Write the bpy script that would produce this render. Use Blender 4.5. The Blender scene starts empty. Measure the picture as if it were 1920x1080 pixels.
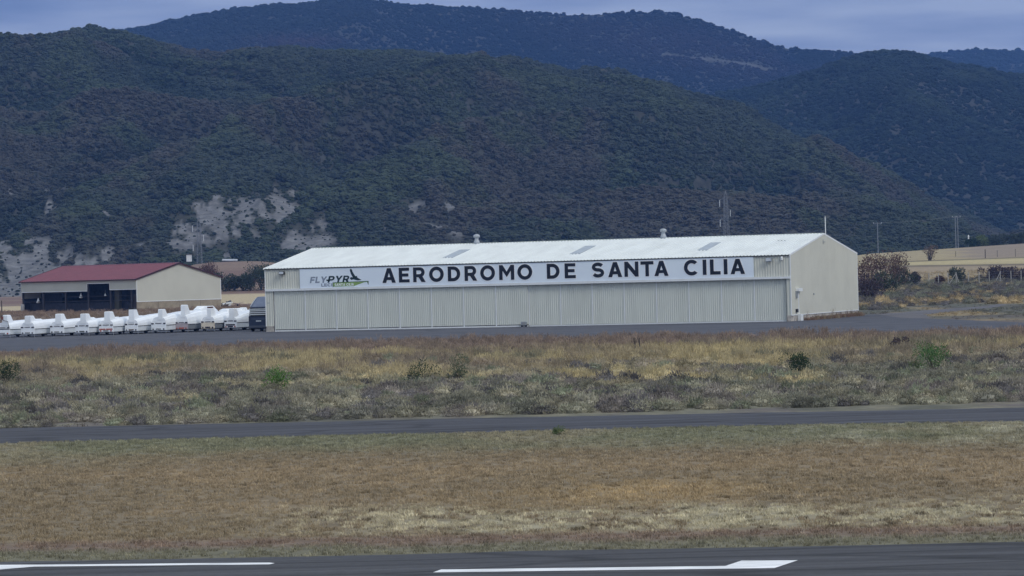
import bpy, bmesh, math, random
import numpy as np
random.seed(7); RNG = np.random.default_rng(11)
S = bpy.context.scene
COL = S.collection

# ------------------------------------------------------------------ camera
F, CH, PITCH, ROLL = 6500.0, 5.6, 0.0059, 0.0266      # focal length in px of a 1920 wide picture, eye height, pitch, roll
cam = bpy.data.cameras.new('camera'); co = bpy.data.objects.new('camera', cam); COL.objects.link(co)
S.camera = co
cam.sensor_width = 36.0; cam.lens = 36.0 * F / 1920.0
cam.clip_start = 1.0; cam.clip_end = 20000.0
from mathutils import Matrix, Vector
co.matrix_world = Matrix.Translation((0, 0, CH)) @ Matrix.Rotation(math.radians(90) - PITCH, 4, 'X') @ Matrix.Rotation(-ROLL, 4, 'Z')

# ------------------------------------------------------------------ world: overcast sky
SUN_EL, SUN_AZ = math.radians(38), math.radians(134)
W = bpy.data.worlds.new('World'); S.world = W; W.use_nodes = True
nt = W.node_tree; nt.nodes.clear()
def N(nt, t, **k):
    n = nt.nodes.new(t)
    for a, b in k.items():
        if a.startswith('i_'): n.inputs[a[2:].replace('_', ' ')].default_value = b
        else: setattr(n, a, b)
    return n
def ramp(nt, stops, interp='LINEAR'):
    r = nt.nodes.new('ShaderNodeValToRGB'); r.color_ramp.interpolation = interp
    e = r.color_ramp.elements
    while len(e) < len(stops): e.new(0.5)
    for q, (p, c) in zip(e, stops):
        q.position = p; q.color = (*c, 1) if len(c) == 3 else c
    return r
sky = N(nt, 'ShaderNodeTexSky', sky_type='NISHITA', sun_disc=False, sun_elevation=SUN_EL, sun_rotation=SUN_AZ)
tc = N(nt, 'ShaderNodeTexCoord'); sep = N(nt, 'ShaderNodeSeparateXYZ')
nt.links.new(tc.outputs['Generated'], sep.inputs[0])
mp = N(nt, 'ShaderNodeMapping'); mp.inputs['Scale'].default_value = (9, 9, 75)
nt.links.new(tc.outputs['Generated'], mp.inputs[0])
cn = N(nt, 'ShaderNodeTexNoise', i_Scale=1.0, i_Detail=5.0, i_Roughness=0.5)
nt.links.new(mp.outputs[0], cn.inputs['Vector'])
grad = ramp(nt, [(0.0, (.63, .71, .86)), (.045, (.59, .68, .85)), (.08, (.42, .50, .68)), (.2, (.33, .41, .55)), (.5, (.76, .85, .95)), (1.0, (.98, 1.06, 1.12))])
nt.links.new(sep.outputs['Z'], grad.inputs[0])
cr = ramp(nt, [(.38, (.66, .70, .78)), (.50, (.98, .98, 1.0)), (.62, (1.42, 1.36, 1.24))]); nt.links.new(cn.outputs['Fac'], cr.inputs[0])
mul = N(nt, 'ShaderNodeMix', data_type='RGBA', blend_type='MULTIPLY'); mul.inputs[0].default_value = 1
nt.links.new(grad.outputs[0], mul.inputs[6]); nt.links.new(cr.outputs[0], mul.inputs[7])
tenx = N(nt, 'ShaderNodeVectorMath', operation='SCALE'); tenx.inputs['Scale'].default_value = 10.0
nt.links.new(mul.outputs[2], tenx.inputs[0])
mx = N(nt, 'ShaderNodeMix', data_type='RGBA'); mx.inputs[0].default_value = .93
nt.links.new(sky.outputs[0], mx.inputs[6]); nt.links.new(tenx.outputs[0], mx.inputs[7])
bg = N(nt, 'ShaderNodeBackground'); bg.inputs['Strength'].default_value = 0.1
nt.links.new(mx.outputs[2], bg.inputs['Color'])
wo = N(nt, 'ShaderNodeOutputWorld'); nt.links.new(bg.outputs[0], wo.inputs['Surface'])

# ------------------------------------------------------------------ sun behind cloud
sl = bpy.data.lights.new('sun', 'SUN'); sl.energy = 1.3; sl.angle = math.radians(18); sl.color = (1, .96, .9)
so = bpy.data.objects.new('sun', sl); COL.objects.link(so)
sd = Vector((math.sin(SUN_AZ) * math.cos(SUN_EL), math.cos(SUN_AZ) * math.cos(SUN_EL), math.sin(SUN_EL)))
so.rotation_euler = sd.to_track_quat('Z', 'Y').to_euler(); so.location = (0, -50, 100)
S.view_settings.view_transform = 'Standard'; S.view_settings.look = 'None'; S.view_settings.gamma = 1
S.view_settings.exposure = 0.0
S.view_settings.use_curve_mapping = False
S.cycles.max_bounces = 5; S.cycles.volume_bounces = 0; S.cycles.transparent_max_bounces = 6

# ------------------------------------------------------------------ geometry of the view: photograph pixel <-> place
CR, SR, CP, SP = math.cos(ROLL), math.sin(ROLL), math.cos(PITCH), math.sin(PITCH)
def ray(px, py):
    a, b = px - 960.0, py - 540.0
    x = a * CR - b * SR; y = a * SR + b * CR
    return Vector((x / F, CP - y / F * SP, -SP - y / F * CP))
def G(px, py, z=0.0):
    r = ray(px, py); k = (z - CH) / r.z
    return Vector((r.x * k, r.y * k, z))
def AT(px, py, Y):
    r = ray(px, py); k = Y / r.y
    return Vector((r.x * k, Y, CH + r.z * k))
def to_px(X, Y, Z):
    X = np.asarray(X, float); Y = np.asarray(Y, float); v = np.asarray(Z, float) - CH
    d = Y * CP - v * SP; u = Y * SP + v * CP
    x = F * X / d; y = -F * u / d
    return 960 + x * CR + y * SR, 540 - x * SR + y * CR

# ------------------------------------------------------------------ numpy noise
def _hash(i, j, s):
    h = (i.astype(np.int64) * 374761393 + j.astype(np.int64) * 668265263 + s * 1442695041) & 0xffffffff
    h = ((h ^ (h >> 13)) * 1274126177) & 0xffffffff
    return ((h ^ (h >> 16)) & 0xffff) / 65535.0
def vnoise(x, y, s=0):
    x = np.asarray(x, float); y = np.asarray(y, float)
    i, j = np.floor(x), np.floor(y); fx, fy = x - i, y - j
    fx = fx * fx * (3 - 2 * fx); fy = fy * fy * (3 - 2 * fy)
    a, b = _hash(i, j, s), _hash(i + 1, j, s); c, d = _hash(i, j + 1, s), _hash(i + 1, j + 1, s)
    return (a * (1 - fx) + b * fx) * (1 - fy) + (c * (1 - fx) + d * fx) * fy
def fbm(x, y, s=0, o=4):
    t, a, n = 0, .5, 0
    for k in range(o):
        t = t + a * vnoise(np.asarray(x) * 2 ** k + 13.7 * k, np.asarray(y) * 2 ** k - 7.3 * k, s + k); n += a; a *= .5
    return t / n
def sm(a, b, x):
    t = np.clip((np.asarray(x, float) - a) / (b - a), 0, 1); return t * t * (3 - 2 * t)
def lin(c):
    c = np.asarray(c, float) / 255.0
    return np.where(c < .04045, c / 12.92, ((c + .055) / 1.055) ** 2.4)
EL = np.array([.95, 1.02, 1.12])                 # how bright a white card lies in this light
def alb(r, g, b, k=1.0):
    return tuple(np.clip(lin((r, g, b)) / EL * k, 0.004, .9))

# ------------------------------------------------------------------ object helpers
def tag(o, label=None, cat=None, group=None, kind=None):
    if label: o['label'] = label
    if cat: o['category'] = cat
    if group: o['group'] = group
    if kind: o['kind'] = kind
    return o
def empty(name, loc, rz=0, **k):
    o = bpy.data.objects.new(name, None); COL.objects.link(o); o.location = loc; o.rotation_euler = (0, 0, rz)
    o.empty_display_size = .5
    return tag(o, **k)
def link(name, me, mat=None, parent=None, loc=None, rz=0, **k):
    o = bpy.data.objects.new(name, me); COL.objects.link(o)
    if mat and not me.materials: me.materials.append(mat)
    if parent: o.parent = parent
    if loc is not None: o.location = loc
    o.rotation_euler = (0, 0, rz)
    return tag(o, **k)
def copy_tree(o, parent=None):
    c = o.copy(); COL.objects.link(c); c.parent = parent
    for ch in list(o.children): copy_tree(ch, c)
    return c
def np_mesh(name, V, Q, smooth=False):
    """V (n,3), Q (m,4) or (m,3) index array"""
    me = bpy.data.meshes.new(name); V = np.asarray(V, np.float32); Q = np.asarray(Q, np.int32)
    me.vertices.add(len(V)); me.vertices.foreach_set('co', V.ravel())
    me.loops.add(Q.size); me.loops.foreach_set('vertex_index', Q.ravel())
    me.polygons.add(len(Q)); k = Q.shape[1]
    me.polygons.foreach_set('loop_start', np.arange(0, Q.size, k, dtype=np.int32))
    me.polygons.foreach_set('use_smooth', np.full(len(Q), smooth, bool))
    me.update(calc_edges=True); me.validate()
    return me
class MB:
    def __init__(s): s.v = []; s.f = []; s.sm = False
    def add(s, V, Fc):
        n = len(s.v); s.v += [tuple(v) for v in V]; s.f += [tuple(i + n for i in f) for f in Fc]; return s
    def box(s, x0, x1, y0, y1, z0, z1):
        return s.add([(x0, y0, z0), (x1, y0, z0), (x1, y1, z0), (x0, y1, z0), (x0, y0, z1), (x1, y0, z1), (x1, y1, z1), (x0, y1, z1)],
                     [(0, 3, 2, 1), (4, 5, 6, 7), (0, 1, 5, 4), (1, 2, 6, 5), (2, 3, 7, 6), (3, 0, 4, 7)])
    def bar(s, a, b, r, n=6, r2=None):
        a, b = Vector(a), Vector(b); d = (b - a).normalized(); r2 = r if r2 is None else r2
        u = d.orthogonal().normalized(); w = d.cross(u); V = []
        for p, rr in ((a, r), (b, r2)):
            for i in range(n):
                t = 2 * math.pi * i / n; V.append(p + (u * math.cos(t) + w * math.sin(t)) * rr)
        return s.add(V, [(i, (i + 1) % n, n + (i + 1) % n, n + i) for i in range(n)] + [tuple(range(n))[::-1], tuple(range(n, 2 * n))])
    def path(s, pts, r, n=5):
        for a, b in zip(pts[:-1], pts[1:]): s.bar(a, b, r, n)
        return s
    def lathe(s, prof, c=(0, 0, 0), n=14):
        V = []; Fc = []
        for (r, z) in prof:
            for i in range(n):
                t = 2 * math.pi * i / n; V.append((c[0] + r * math.cos(t), c[1] + r * math.sin(t), c[2] + z))
        for k in range(len(prof) - 1):
            for i in range(n): Fc.append((k * n + i, k * n + (i + 1) % n, (k + 1) * n + (i + 1) % n, (k + 1) * n + i))
        Fc.append(tuple(range(n))[::-1]); Fc.append(tuple(range((len(prof) - 1) * n, len(prof) * n)))
        return s.add(V, Fc)
    def loft(s, secs, cap=True):
        n = len(secs[0]); V = [p for c in secs for p in c]; Fc = []
        for k in range(len(secs) - 1):
            for i in range(n): Fc.append((k * n + i, k * n + (i + 1) % n, (k + 1) * n + (i + 1) % n, (k + 1) * n + i))
        if cap: Fc.append(tuple(range(n))[::-1]); Fc.append(tuple(range((len(secs) - 1) * n, len(secs) * n)))
        return s.add(V, Fc)
    def mesh(s, name, bevel=0, smooth=False):
        me = bpy.data.meshes.new(name); me.from_pydata(s.v, [], s.f); me.update()
        bm = bmesh.new(); bm.from_mesh(me); bmesh.ops.recalc_face_normals(bm, faces=bm.faces)
        if bevel: bmesh.ops.bevel(bm, geom=[e for e in bm.edges if len(e.link_faces) == 2 and e.calc_face_angle(0) > .5], offset=bevel, segments=2, affect='EDGES', clamp_overlap=True)
        bm.to_mesh(me); bm.free()
        if smooth:
            for p in me.polygons: p.use_smooth = True
        return me
    def build(s, name, mat, parent=None, bevel=0, smooth=False, **k):
        return link(name, s.mesh(name, bevel, smooth), mat, parent, **k)

# ------------------------------------------------------------------ materials
MATS = {}
def mat(name, col, rough=.6, metal=0, var=.12, scale=2.0, detail=4, col2=None, streak=None, bump=0, spec=.4):
    """painted / plain surface with a little procedural variation"""
    m = bpy.data.materials.new(name); m.use_nodes = True; t = m.node_tree; b = t.nodes['Principled BSDF']
    b.inputs['Roughness'].default_value = rough; b.inputs['Metallic'].default_value = metal
    b.inputs['Specular IOR Level'].default_value = spec
    g = N(t, 'ShaderNodeTexCoord'); mpn = N(t, 'ShaderNodeMapping')
    if streak: mpn.inputs['Scale'].default_value = streak
    t.links.new(g.outputs['Object'], mpn.inputs[0])
    n = N(t, 'ShaderNodeTexNoise', i_Scale=scale, i_Detail=detail, i_Roughness=.6); t.links.new(mpn.outputs[0], n.inputs['Vector'])
    c2 = col2 if col2 else tuple(c * (1 - var) for c in col); c1 = tuple(min(.95, c * (1 + var * .6)) for c in col)
    r = ramp(t, [(.3, c2), (.62, c1)]); t.links.new(n.outputs['Fac'], r.inputs[0]); t.links.new(r.outputs[0], b.inputs['Base Color'])
    if bump:
        bn = N(t, 'ShaderNodeBump'); bn.inputs['Strength'].default_value = bump; bn.inputs['Distance'].default_value = .02
        t.links.new(n.outputs['Fac'], bn.inputs['Height']); t.links.new(bn.outputs[0], b.inputs['Normal'])
    MATS[name] = m; return m
M_ROOF = mat('roof_sheet', (.70, .73, .71), .45, var=.09, scale=.7, streak=(1, .3, 1))
M_FASC = mat('facade_sheet', (.63, .635, .56), .5, var=.12, scale=.8, streak=(2, 1, .3))
M_DOOR = mat('door_sheet', (.64, .66, .60), .5, var=.07, scale=.8, streak=(2, 1, .25))
M_GABLE = mat('gable_panel', (.60, .59, .50), .55, var=.06, scale=.35)
M_WHITE = mat('white_trim', (.78, .8, .8), .4, var=.05)
M_SIGN = mat('sign_board', (.78, .86, .96), .35, var=.04, scale=.5)
M_SIGNW = mat('sign_white', (.86, .88, .92), .35, var=.02)
M_INK = mat('letter_ink', (.008, .012, .022), .4, var=.2)
M_GREYTXT = mat('logo_grey', (.25, .29, .36), .4, var=.05)
M_TEAL = mat('logo_teal', (.008, .03, .035), .4, var=.1)
M_GREEN = mat('logo_green', (.26, .40, .12), .4, var=.15, scale=3)
M_DGREEN = mat('logo_dark_green', (.06, .12, .07), .4, var=.1)
M_SKYL = mat('skylight_sheet', (.36, .40, .43), .35, var=.15, scale=1.5)
M_CONC = mat('concrete', (.40, .37, .33), .9, var=.65, scale=1.6, detail=8, bump=.3)
M_GALV = mat('galvanised_steel', (.36, .39, .42), .45, metal=.4, var=.15)
M_GAPSHADE = mat('recess_shade', (.02, .022, .025), .8, var=.2)  # near-black paint that puts the shade of gaps and recesses into the colour
M_BLACK = mat('black_plastic', (.02, .02, .024), .5, var=.3)
M_GLASSY = mat('lamp_glass', (.62, .66, .7), .15, var=.1)
M_RED = mat('red_roof_sheet', (.17, .036, .052), .5, var=.12, scale=.5)
M_BARN = mat('barn_panel', (.55, .545, .465), .55, var=.05, scale=.3)
M_BARNF = mat('barn_fascia', (.52, .52, .45), .55, var=.06, scale=.3)
M_DARKSTEEL = mat('brown_steel', (.05, .045, .05), .6, var=.2)
M_BARNSHADE = mat('barn_inside_shade', (.035, .035, .045), .9, var=.4)  # near-black colour paints in the shade inside the open barn
M_TRW = mat('trailer_gelcoat', (.86, .89, .92), .3, var=.05, scale=1.2)
M_TRG = mat('trailer_side_panel', (.66, .70, .74), .4, var=.10, scale=1.2)
M_TRD = mat('trailer_grey_side', (.20, .22, .25), .5, var=.1)
M_SEAM = mat('rubber_seal', (.03, .035, .045), .7, var=.2)
M_TYRE = mat('tyre_rubber', (.018, .018, .02), .85, var=.3)
M_CREAM = mat('cream_board', (.72, .64, .52), .5, var=.08)
M_REDB = mat('red_reflector', (.42, .09, .06), .35, var=.15)
M_PINK = mat('faded_red_board', (.42, .37, .40), .5, var=.12)
M_AMB = mat('dark_tail_lamp', (.035, .03, .045), .3, var=.2)
M_PLATE = mat('number_plate_dull', (.30, .30, .30), .4, var=.15)
M_NAVY = mat('navy_van_paint', (.03, .045, .085), .3, var=.1)
M_VROOF = mat('van_roof_grey_blue', (.24, .28, .38), .35, var=.08)
M_VGLASS = mat('dark_glass', (.012, .015, .022), .08, var=.1)
M_PYLON = mat('pylon_steel', (.20, .22, .25), .55, metal=.2, var=.1)
M_POSTC = mat('concrete_post', (.38, .36, .33), .85, var=.2)
M_WOOD = mat('old_wood', (.09, .075, .06), .9, var=.3)
M_BARK = mat('bark', (.07, .055, .045), .95, var=.3, scale=6)
M_LINE = mat('runway_paint', (.80, .83, .85), .6, var=.45, scale=2.2, detail=10, streak=(.35, 3, 1))

def asphalt(name, c, sc):
    m = bpy.data.materials.new(name); m.use_nodes = True; t = m.node_tree; b = t.nodes['Principled BSDF']
    b.inputs['Roughness'].default_value = .9; b.inputs['Specular IOR Level'].default_value = .25
    g = N(t, 'ShaderNodeNewGeometry')
    mpn = N(t, 'ShaderNodeMapping'); mpn.inputs['Scale'].default_value = (.025, 1.1, 1); t.links.new(g.outputs['Position'], mpn.inputs[0])
    n1 = N(t, 'ShaderNodeTexNoise', i_Scale=1.0, i_Detail=6.0, i_Roughness=.65); t.links.new(mpn.outputs[0], n1.inputs['Vector'])
    n2 = N(t, 'ShaderNodeTexNoise', i_Scale=sc, i_Detail=6.0, i_Roughness=.7); t.links.new(g.outputs['Position'], n2.inputs['Vector'])
    r = ramp(t, [(.34, tuple(x * .66 for x in c)), (.5, c), (.66, tuple(x * 1.42 for x in c))]); t.links.new(n1.outputs['Fac'], r.inputs[0])
    r2 = ramp(t, [(.3, (.82,) * 3), (.7, (1.15,) * 3)]); t.links.new(n2.outputs['Fac'], r2.inputs[0])
    mm = N(t, 'ShaderNodeMix', data_type='RGBA', blend_type='MULTIPLY'); mm.inputs[0].default_value = 1
    t.links.new(r.outputs[0], mm.inputs[6]); t.links.new(r2.outputs[0], mm.inputs[7]); 
    mc = N(t, 'ShaderNodeMapping'); mc.inputs['Scale'].default_value = (.10, .38, 1); t.links.new(g.outputs['Position'], mc.inputs[0])
    nz = N(t, 'ShaderNodeTexNoise', i_Scale=1.2, i_Detail=4.0); t.links.new(mc.outputs[0], nz.inputs['Vector'])
    av = N(t, 'ShaderNodeVectorMath', operation='MULTIPLY_ADD'); av.inputs[1].default_value = (.5, .5, 0); t.links.new(nz.outputs['Color'], av.inputs[0]); t.links.new(mc.outputs[0], av.inputs[2])
    vo = N(t, 'ShaderNodeTexVoronoi', feature='DISTANCE_TO_EDGE', i_Scale=1.0); t.links.new(av.outputs[0], vo.inputs['Vector'])
    rc = ramp(t, [(.0, (.35,) * 3), (.05, (1,) * 3)]); t.links.new(vo.outputs['Distance'], rc.inputs[0])
    m2 = N(t, 'ShaderNodeMix', data_type='RGBA', blend_type='MULTIPLY'); m2.inputs[0].default_value = .8
    t.links.new(mm.outputs[2], m2.inputs[6]); t.links.new(rc.outputs[0], m2.inputs[7]); t.links.new(m2.outputs[2], b.inputs['Base Color'])
    return m
M_APRON = asphalt('apron_asphalt', alb(79, 83, 94), 1.5)
M_TAXI = asphalt('taxiway_asphalt', alb(68, 71, 80), 2.5)
M_RUN = asphalt('runway_asphalt', alb(68, 71, 78), 4)
M_ROAD = asphalt('road_asphalt', alb(98, 99, 106), 2)

def attr_mat(name, attr, atype, rough=.9, nscale=None, lo=.7, hi=1.3, trans=0, use_pos=True):
    m = bpy.data.materials.new(name); m.use_nodes = True; t = m.node_tree; b = t.nodes['Principled BSDF']
    b.inputs['Roughness'].default_value = rough; b.inputs['Specular IOR Level'].default_value = .15
    a = N(t, 'ShaderNodeAttribute', attribute_name=attr, attribute_type=atype); out = a.outputs['Color']
    if nscale:
        g = N(t, 'ShaderNodeNewGeometry'); n = N(t, 'ShaderNodeTexNoise', i_Scale=nscale, i_Detail=5.0, i_Roughness=.7)
        t.links.new(g.outputs['Position'], n.inputs['Vector'])
        r = ramp(t, [(.3, (lo,) * 3), (.7, (hi,) * 3)]); t.links.new(n.outputs['Fac'], r.inputs[0])
        mm = N(t, 'ShaderNodeMix', data_type='RGBA', blend_type='MULTIPLY'); mm.inputs[0].default_value = 1
        t.links.new(out, mm.inputs[6]); t.links.new(r.outputs[0], mm.inputs[7]); out = mm.outputs[2]
    t.links.new(out, b.inputs['Base Color'])
    return m
M_GROUND = attr_mat('ground_soil_and_turf', 'gcol', 'GEOMETRY', nscale=1.3, lo=.65, hi=1.35)
M_SOILHILL = attr_mat('hill_soil', 'gcol', 'GEOMETRY', nscale=.22, lo=.45, hi=1.45)
M_FOL = attr_mat('foliage_tinted', 'tcol', 'INSTANCER')
M_GRASS = attr_mat('dry_grass_tinted', 'tcol', 'INSTANCER')

# ------------------------------------------------------------------ filled 2D outlines (lettering, paved sheets)
def outline_mesh(name, contours, extrude=0.0, offset=0.0):
    cu = bpy.data.curves.new(name, 'CURVE'); cu.dimensions = '2D'; cu.fill_mode = 'BOTH'; cu.extrude = extrude; cu.offset = offset
    for c in contours:
        sp = cu.splines.new('POLY'); sp.points.add(len(c) - 1); sp.use_cyclic_u = True
        for p, q in zip(sp.points, c): p.co = (q[0], q[1], 0, 1)
    ob = bpy.data.objects.new('tmp', cu); me = bpy.data.meshes.new_from_object(ob)
    bpy.data.objects.remove(ob); bpy.data.curves.remove(cu); me.name = name
    return me
def arc(cx, cy, rx, ry, a0, a1, n=16):
    return [(cx + rx * math.cos(math.radians(a0 + (a1 - a0) * i / n)), cy + ry * math.sin(math.radians(a0 + (a1 - a0) * i / n))) for i in range(n + 1)]
def stroke(P, w):
    L, R = [], []
    for i, p in enumerate(P):
        a = P[max(0, i - 1)]; b = P[min(len(P) - 1, i + 1)]; dx, dy = b[0] - a[0], b[1] - a[1]; l = math.hypot(dx, dy)
        nx, ny = -dy / l * w / 2, dx / l * w / 2; L.append((p[0] + nx, p[1] + ny)); R.append((p[0] - nx, p[1] - ny))
    return L + R[::-1]
s_ = .24
GL = {
 'I': [[(0, 0), (0, 1), (.25, 1), (.25, 0)]],
 'L': [[(0, 0), (0, 1), (.25, 1), (.25, .22), (.72, .22), (.72, 0)]],
 'E': [[(0, 0), (0, 1), (.76, 1), (.76, .79), (.24, .79), (.24, .61), (.70, .61), (.70, .40), (.24, .40), (.24, .21), (.78, .21), (.78, 0)]],
 'F': [[(0, 0), (0, 1), (.76, 1), (.76, .79), (.24, .79), (.24, .58), (.70, .58), (.70, .37), (.24, .37), (.24, 0)]],
 'T': [[(.33, 0), (.33, .78), (0, .78), (0, 1), (.90, 1), (.90, .78), (.57, .78), (.57, 0)]],
 'A': [[(0, 0), (.355, 1), (.625, 1), (.98, 0), (.71, 0), (.65, .19), (.33, .19), (.27, 0)], [(.395, .39), (.585, .39), (.49, .69)]],
 'N': [[(0, 0), (0, 1), (.24, 1), (.74, .40), (.74, 1), (.98, 1), (.98, 0), (.75, 0), (.24, .61), (.24, 0)]],
 'M': [[(0, 0), (0, 1), (.25, 1), (.54, .55), (.83, 1), (1.08, 1), (1.08, 0), (.84, 0), (.84, .62), (.54, .19), (.24, .62), (.24, 0)]],
 'O': [arc(.53, .5, .53, .52, 0, 350, 35), arc(.53, .5, .29, .29, 0, 350, 35)],
 'D': [[(0, 0), (0, 1)] + arc(.40, .5, .50, .5, 90, -90, 18), [(.24, .22), (.24, .78)] + arc(.38, .5, .28, .28, 90, -90, 14)],
 'R': [[(0, 0), (0, 1)] + arc(.50, .665, .34, .335, 90, -58, 14) + [(.90, 0), (.61, 0), (.39, .33), (.24, .33), (.24, 0)],
       [(.24, .54), (.24, .79)] + arc(.48, .665, .125, .125, 90, -90, 8)],
 'P': [[(0, 0), (0, 1)] + arc(.50, .655, .36, .345, 90, -90, 14) + [(.24, .31), (.24, 0)],
       [(.24, .52), (.24, .79)] + arc(.48, .655, .135, .135, 90, -90, 8)],
 'Y': [[(.37, 0), (.37, .38), (0, 1), (.28, 1), (.49, .62), (.70, 1), (.98, 1), (.61, .38), (.61, 0)]],
 'C': [arc(.53, .5, .53, .52, 42, 318, 30) + arc(.53, .5, .29, .29, 312, 48, 26)],
 'S': [stroke(arc(.46, .70, .31, .19, 25, 262, 18) + arc(.46, .31, .32, .20, 82, -155, 18), .225)],
}
def glyph_mesh(ch, h, shear=0, wscale=1.0, ex=.01, off=0.0):
    cs = [[((x + shear * y) * h * wscale, y * h) for x, y in c] for c in GL[ch]]
    me = outline_mesh('letter', cs, ex, off)
    me.transform(Matrix.Rotation(math.radians(90), 4, 'X'))      # stand it up, facing -y
    return me

# ------------------------------------------------------------------ terrain height
def ground_z(X, Y):
    X = np.asarray(X, float); Y = np.asarray(Y, float); t = X / np.maximum(Y, 60)
    px = 960 + F * t
    r = sm(1440, 1620, px)
    zr = np.interp(Y, [400, 520, 620, 962, 1010, 1100], [0, 1.2, 2.7, 7.8, 7.0, 1.0]) * (1 + .0022 * (px - 1800) * sm(520, 1000, Y) * .35)
    b = np.exp(-((px - 440) / 150.0) ** 4)
    zl = np.interp(Y, [640, 760, 960, 1000, 1060], [0, 1.6, 9.3, 8.6, 0]) * b
    m = (1 - r) * (1 - b) * np.interp(Y, [700, 1000], [0, .6])
    return np.maximum(zr, 0) * r + zl + m

# paved outlines measured on the flat part of the field
def ground_poly(pts): return [tuple(G(x, y)[:2]) for x, y in pts]
P_RUN = [(-60, 60), (-60, 69.8), (-10, 69.0), (0, 68.2), (10, 67.3), (60, 65.5), (60, 48), (-60, 50)]
P_TAXI = ground_poly([(-900, 851), (0, 832), (500, 820), (960, 809), (1400, 799), (1920, 790), (2900, 768), (2900, 744), (1920, 765), (1400, 774), (960, 783), (500, 793), (0, 803), (-900, 823)])
P_APRON = ground_poly([(-900, 684), (0, 660), (500, 646), (960, 638), (1500, 629), (1920, 622), (2500, 612), (2500, 592), (1920, 605), (1785, 599), (1690, 596), (1640, 589), (1607, 592), (1540, 596), (1483, 598), (1440, 592), (900, 600), (520, 612), (470, 612), (0, 627), (-900, 652)])
P_ROAD = ground_poly([(1690, 598), (1620, 592.5), (1660, 588), (1740, 581.5), (1800, 577.5), (1850, 573.5), (1872, 570), (1890, 571), (1868, 576), (1800, 583), (1735, 590), (1745, 597)])
def roughen(P, amp, step=1.2, seed=0):
    out = []
    for i, a in enumerate(P):
        b = P[(i + 1) % len(P)]; d = math.hypot(b[0] - a[0], b[1] - a[1]); n = max(1, min(240, int(d / step)))
        for k in range(n):
            f = k / n; x = a[0] + (b[0] - a[0]) * f; y = a[1] + (b[1] - a[1]) * f
            out.append((x, y + (float(fbm(x * .35, y * .35 + i * 9, 50 + seed, 3)) - .5) * 2 * amp))
    return out
P_RUN, P_TAXI, P_APRON, P_ROAD = roughen(P_RUN, .25), roughen(P_TAXI, .5, 1.0, 1), roughen(P_APRON, .7, 1.5, 2), roughen(P_ROAD, .8, 1.5, 3)
def inside(P, X, Y):
    P = np.array(P); c = np.zeros(np.shape(X), bool)
    for i in range(len(P)):
        x0, y0 = P[i]; x1, y1 = P[i - 1]
        if y0 == y1: continue
        c ^= ((y0 > Y) != (y1 > Y)) & (X < (x1 - x0) * (Y - y0) / (y1 - y0) + x0)
    return c
def paved(X, Y):
    return inside(P_RUN, X, Y) | inside(P_TAXI, X, Y) | inside(P_APRON, X, Y) | inside(P_ROAD, X, Y)
def sheet(name, P, z, m):
    me = outline_mesh(name, [P]); o = link(name, me, m, kind='structure', loc=(0, 0, z)); return o
sheet('apron', P_APRON, .008, M_APRON); sheet('taxiway', P_TAXI, .008, M_TAXI); sheet('runway', P_RUN, .008, M_RUN); sheet('road', P_ROAD, .004, M_ROAD)
for P in ([(-60, 1060.5), (65, 1060), (505, 1056), (515, 1057.3), (505, 1059.5), (65, 1063.6), (0, 1069), (-60, 1074)],
          [(812, 1074.5), (827, 1069), (1360, 1062.5), (1390, 1052.5), (1496, 1051.8), (1452, 1066.5)]):
    sheet('runway_marking', ground_poly(P), .014, M_LINE)

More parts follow.
